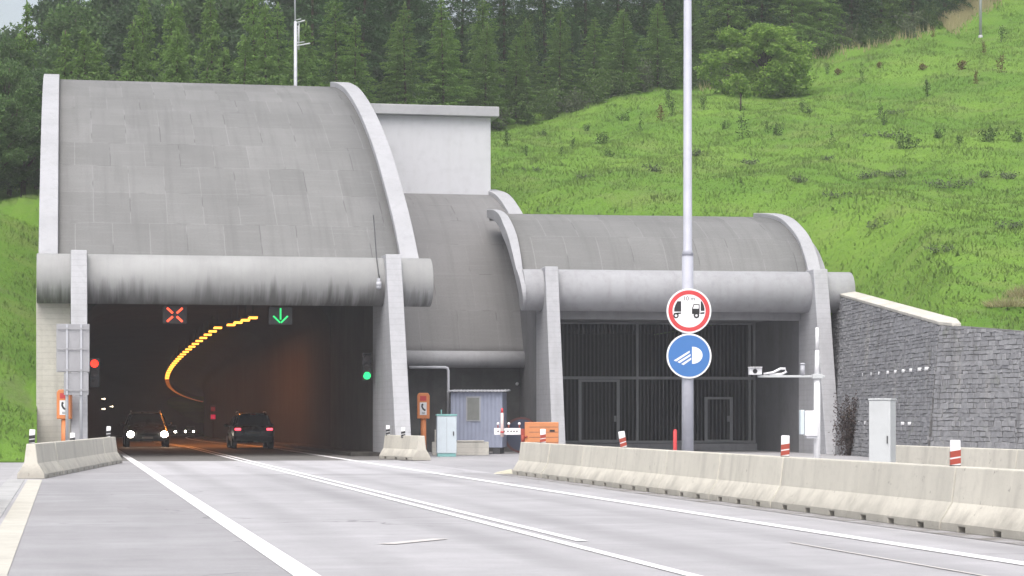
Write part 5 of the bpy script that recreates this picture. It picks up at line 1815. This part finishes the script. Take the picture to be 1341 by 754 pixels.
# small saplings and shrubs on the meadow (single small meshes)
def stems(seed, hgt, spread, nst, per, ll, droop=0.0):
    """loose plant: a few thin leaning stems with leaves along them"""
    g_ = np.random.default_rng(seed)
    C, V, F = [], [], []
    for i in range(nst):
        a = g_.random() * 6.28; h = hgt * (0.45 + 0.6 * g_.random()); l = spread * g_.random()
        b0 = np.array([math.cos(a), math.sin(a), 0]) * spread * 0.25 * g_.random()
        tip = b0 + np.array([math.cos(a) * l, math.sin(a) * l, h])
        t = g_.random(per) ** 0.8 * 0.9 + 0.1
        w = 0.05 + 0.10 * (1 - t) * hgt
        C.append(b0 + (tip - b0) * t[:, None] + g_.normal(0, 1, (per, 3)) * w[:, None])
        k = len(V) * 3
        q = np.array([-math.sin(a), math.cos(a), 0]) * 0.015
        V.append(np.stack([b0 - q, b0 + q, tip])); F.append([k, k + 1, k + 2])
    C = np.concatenate(C); m = len(C)
    C[:, 2] = np.maximum(C[:, 2], 0.03)
    LV, LF = quads(C, unit(g_.normal(0, 1, (m, 3))), unit(g_.normal(0, 1, (m, 3)) + [0, 0, .8]), ll * (0.6 + 0.8 * g_.random(m)), ll * 0.55 * (0.6 + 0.8 * g_.random(m)))
    SV = np.concatenate(V)
    # stems as thin quads so that every face has four corners
    SQ = np.repeat(SV.reshape(-1, 3, 3), [1] * nst, axis=0)
    SQ = np.concatenate([SQ, SQ[:, 2:3]], 1); SQ[:, 3] += [0.004, 0, 0]; SQ = SQ[:, [0, 1, 2, 3]]
    n0 = len(LV)
    return np.concatenate([LV, SQ.reshape(-1, 3)]), np.concatenate([LF, n0 + np.arange(4 * nst).reshape(-1, 4)])


def shrub_mesh(name, seed, hgt, wid, nst, per, leafm):
    V, F = stems(seed, hgt, wid, nst, per, 0.10)
    return mesh_np(name, V, F, leafm, None, True)


SCL = 0.9
SP = {
    'dark': [['sapling', 501, 1.25, .22, 4, 55, M['leaf_shrub']], ['sapling', 502, 1.5, .16, 3, 60, M['leaf_shrub']], ['shrub', 503, .8, .45, 9, 40, M['leaf_shrub']], ['sapling', 508, 1.0, .3, 5, 40, M['leaf_shrub']], ['shrub', 509, .65, .5, 8, 35, M['leaf_shrub']]],
    'rust': [['shrub', 504, .8, .35, 7, 35, M['leaf_rust']], ['sapling', 505, 1.1, .2, 4, 45, M['leaf_rust']]],
    'grey': [['shrub', 506, .45, .8, 16, 22, M['leaf_grey']], ['shrub', 507, .38, 1.0, 18, 20, M['leaf_grey']]],
}
SPO = {}
for k_, l_ in SP.items():
    SPO[k_] = [[shrub_mesh(*a), False] for a in l_]


def hit_hill(px, py):
    """where the ray through a photo pixel meets the meadow"""
    Ds = np.arange(60, 185, 0.25)
    X = (px - PX0) / FOC * Ds; Z = CAM_H + (PYH - py) / FOC * Ds
    z, ins, _ = hill_z(X, Ds)
    ok = np.nonzero(ins & (z >= Z))[0]
    if len(ok) == 0: return None
    return Vector((X[ok[0]], Ds[ok[0]], z[ok[0]]))


def plant_small(kind, px, py, sc, label, group):
    p = hit_hill(px, py)
    if p is None: return
    ent = random.choice(SPO[kind])
    if ent[1]:
        o = ent[0].copy(); COL.objects.link(o)
    else:
        o = ent[0]; ent[1] = True
    o.location = (p.x, p.y, p.z - 0.05)
    o.rotation_euler = (0, 0, random.random() * 6.28)
    sc *= SCL
    o.scale = (sc * random.uniform(.85, 1.2),) * 2 + (sc * random.uniform(.9, 1.15),)
    tag(o, label, 'shrub' if o.name.startswith('shrub') else 'sapling', group)


SG = 'saplings and shrubs scattered on the meadow'
dark = [(1185, 195, 1.5), (1296, 186, 1.1), (1331, 186, 1.1), (1229, 181, .95), (1215, 126, 1.2), (1129, 108, 1.0), (1152, 155, .9), (1158, 165, .9), (1051, 148, .8), (1059, 150, .8), (1090, 190, .75), (1017, 178, 1.0), (974, 182, 1.4),
        (922, 143, 1.0), (949, 170, .8), (880, 152, 1.1), (818, 158, 1.0), (788, 188, .9), (796, 205, .8), (750, 195, .8), (665, 192, 1.1), (1311, 55, 1.1), (876, 140, 1.2), (712, 178, .8), (735, 205, .7), (1257, 188, .7), (1083, 100, .9), (1005, 175, .8), (838, 176, .9), (690, 205, .7), (768, 172, .8)]
for (px, py, s_) in dark: plant_small('dark', px, py, s_ * .95, 'small dark green plant standing on the sunny meadow', SG)
for (px, py, s_) in [(1097, 98, .9), (1151, 90, .8), (1208, 93, .9), (1259, 92, 1.1), (1278, 110, .9), (865, 158, 1.2), (1310, 95, 1.3), (1289, 72, .9), (1222, 50, .9)]:
    plant_small('rust', px, py, s_, 'rust brown small plant standing on the upper meadow', 'rust coloured plants on the upper meadow')
for (px, py, s_) in [(1175, 232, 1.1), (1243, 247, 1.4), (1130, 235, 1.0), (1316, 300, 1.0), (1098, 258, .9), (1050, 240, .9), (980, 215, 1.0), (910, 205, .9), (1158, 180, 1.1), (1290, 232, .9), (1170, 150, 1.0), (760, 235, .9), (1320, 235, 1.0), (860, 225, .9), (1080, 210, .8), (1150, 300, .9), (1235, 330, .8), (700, 225, .8)]:
    plant_small('grey', px, py, s_ * .9, 'low grey green tuft of weeds on the meadow', 'low tufts of weeds on the meadow')
for k_, l_ in SPO.items():
    for e in l_:
        if not e[1]: bpy.data.objects.remove(e[0])

# tall bushes along the foot of the forest
for i in range(20):
    px = 655 + i * 30 + random.uniform(-10, 10)
    x = -0.8 + i * 1.55; y = tl(x) - random.uniform(0.3, 1.6)
    V_, F_ = stems(600 + i, 1.3 + 1.2 * random.random(), 0.7 + .5 * random.random(), 16, 60, 0.15)
    o = mesh_np('shrub', V_, F_, M['leaf_shrub'] if i % 3 else M['leaf_grey'])
    o.location = (x, y, ground_z(x, y) - 0.1)
    tag(o, 'leafy bush at the foot of the forest edge along the top of the meadow', 'shrub', 'bushes along the forest edge')


def grass_clump(name, n, hgt, rad, mat, seed):
    g_ = np.random.default_rng(seed)
    a = g_.random(n) * 6.28; r_ = rad * np.sqrt(g_.random(n))
    x, y = r_ * np.cos(a), r_ * np.sin(a)
    h_ = hgt * (0.5 + 0.6 * g_.random(n)) * (1 - 0.5 * (r_ / rad) ** 2)
    w_ = 0.012 + 0.016 * g_.random(n); an = g_.random(n) * 6.28
    l_ = g_.normal(0, .28, (n, 2)) * h_[:, None] + np.stack([x, y], 1) * 0.4
    V = np.empty((n, 3, 3))
    V[:, 0] = np.stack([x - w_ * np.cos(an), y - w_ * np.sin(an), 0 * x], 1); V[:, 1] = np.stack([x + w_ * np.cos(an), y + w_ * np.sin(an), 0 * x], 1)
    V[:, 2] = np.stack([x + l_[:, 0], y + l_[:, 1], h_], 1)
    return mesh_np(name, V.reshape(-1, 3), np.arange(3 * n).reshape(-1, 3), mat)


for i, (px, py, h_, rd, lab) in enumerate(((1322, 402, .5, .7, 'dry tan grass clump above the stone wall, largest of the two'), (1340, 388, .55, .5, 'dry tan grass clump above the stone wall, at the right edge'))):
    p = hit_hill(px, py) or Vector((14.4, 69, 4.4))
    o = grass_clump('dry_grass_clump', 420, h_, rd, M['straw'], 700 + i); o.location = (p.x, p.y, p.z - 0.05)
    tag(o, lab, 'dry grass', 'dry grass clumps above the stone wall')
# dry grass strip on the ridge
g_ = np.random.default_rng(77)
xs_ = np.concatenate([g_.uniform(30, 38, 3200), g_.uniform(12, 29, 350)]); ys_ = np.interp(xs_, [a for a, b in TL], [b for a, b in TL]) - 1.2 + g_.normal(0, 0.9, len(xs_))
zs_ = hill_z(xs_, ys_)[0]; hs_ = 0.35 + 0.5 * g_.random(len(xs_))
V = np.stack([np.stack([xs_ - .03, ys_, zs_ - .03], 1), np.stack([xs_ + .03, ys_, zs_ - .03], 1), np.stack([xs_ + g_.normal(0, .15, len(xs_)), ys_, zs_ + hs_], 1)], 1)
o = mesh_np('dry_grass', V.reshape(-1, 3), np.arange(3 * len(xs_)).reshape(-1, 3), M['straw'])
tag(o, 'dry tan grass along the ridge at the foot of the forest', 'dry grass', kind='stuff')

# dry dark creeper at the foot of the stone wall beside the fin
c = at(1112, 590, 84.0)
V, F = stems(810, 2.3, 0.55, 34, 70, 0.085)
r = thing('creeper', 'dark brown withered creeper at the foot of the stone wall beside the low portal', 'plant', (c.x, 84.0, -0.02))
mesh_np('twigs', V, F, M['creeper'], r)
trunk_mb(1.9, 0.03, [(-.3, 0, 1.5), (.35, .1, 1.7), (.1, -.1, 2.0)]).build('stem', M['bark'], r, recalc=False)

# ------------------------------------------------------------------ haze, camera, light
HAZE = 0.0005
if HAZE:
    mb = MB(); mb.box(-2700, 2700, -2600, 3200, -5.0, 75.0)
    hz = mb.build('haze', [], None)
    hm = bpy.data.materials.new('haze_air'); hm.use_nodes = True
    nt = hm.node_tree; nt.nodes.remove(nt.nodes['Principled BSDF'])
    pv = nt.nodes.new('ShaderNodeVolumePrincipled')
    pv.inputs['Color'].default_value = (0.96, 0.97, 1.0, 1); pv.inputs['Density'].default_value = HAZE
    pv.inputs['Anisotropy'].default_value = 0.2
    nt.links.new(pv.outputs[0], nt.nodes['Material Output'].inputs['Volume'])
    hz.data.materials.append(hm)
    tag(hz, 'thin pale haze in the air over the whole valley', 'haze', kind='stuff')

cam = bpy.data.cameras.new('camera'); co = bpy.data.objects.new('camera', cam); COL.objects.link(co)
co.location = (0, 0, CAM_H); co.rotation_euler = (PI / 2, 0, 0)
cam.sensor_width = 36; cam.lens = FOC / 1341 * 36
cam.shift_y = (PYH - 377.0) / 1341
cam.clip_start = 0.5; cam.clip_end = 8000
scene.camera = co

SUN_EL, SUN_AZ = math.radians(58), math.radians(192)      # compass: 0 = +Y, clockwise; behind the camera, to the left
sun = bpy.data.lights.new('sun', 'SUN'); so = bpy.data.objects.new('sun', sun); COL.objects.link(so)
sun.energy = 1.5; sun.angle = math.radians(65); sun.color = (1.0, 0.975, 0.94)
sd = Vector((math.sin(SUN_AZ) * math.cos(SUN_EL), math.cos(SUN_AZ) * math.cos(SUN_EL), math.sin(SUN_EL)))
so.rotation_euler = sd.to_track_quat('Z', 'Y').to_euler(); so.location = sd * 50

wd = bpy.data.worlds.new('World'); scene.world = wd; wd.use_nodes = True
nt = wd.node_tree
sky = nt.nodes.new('ShaderNodeTexSky'); sky.sky_type = 'NISHITA'; sky.sun_disc = False
sky.sun_elevation = SUN_EL; sky.sun_rotation = SUN_AZ
sky.air_density = 1.0; sky.dust_density = 5.0; sky.ozone_density = 0.3
bg = nt.nodes['Background']; bg.inputs['Strength'].default_value = 0.15
hs = nt.nodes.new('ShaderNodeHueSaturation'); hs.inputs['Saturation'].default_value = 0.5      # overcast: pale cloud cover
nt.links.new(sky.outputs[0], hs.inputs['Color']); nt.links.new(hs.outputs[0], bg.inputs['Color'])

vs_ = scene.view_settings
vs_.view_transform = 'Standard'; vs_.look = 'None'; vs_.exposure = 0.55; vs_.gamma = 1.0; vs_.use_curve_mapping = False
scene.render.engine = 'CYCLES'
scene.cycles.max_bounces = 8; scene.cycles.diffuse_bounces = 4; scene.cycles.transparent_max_bounces = 8
scene.cycles.volume_bounces = 1
scene.cycles.use_denoising = True
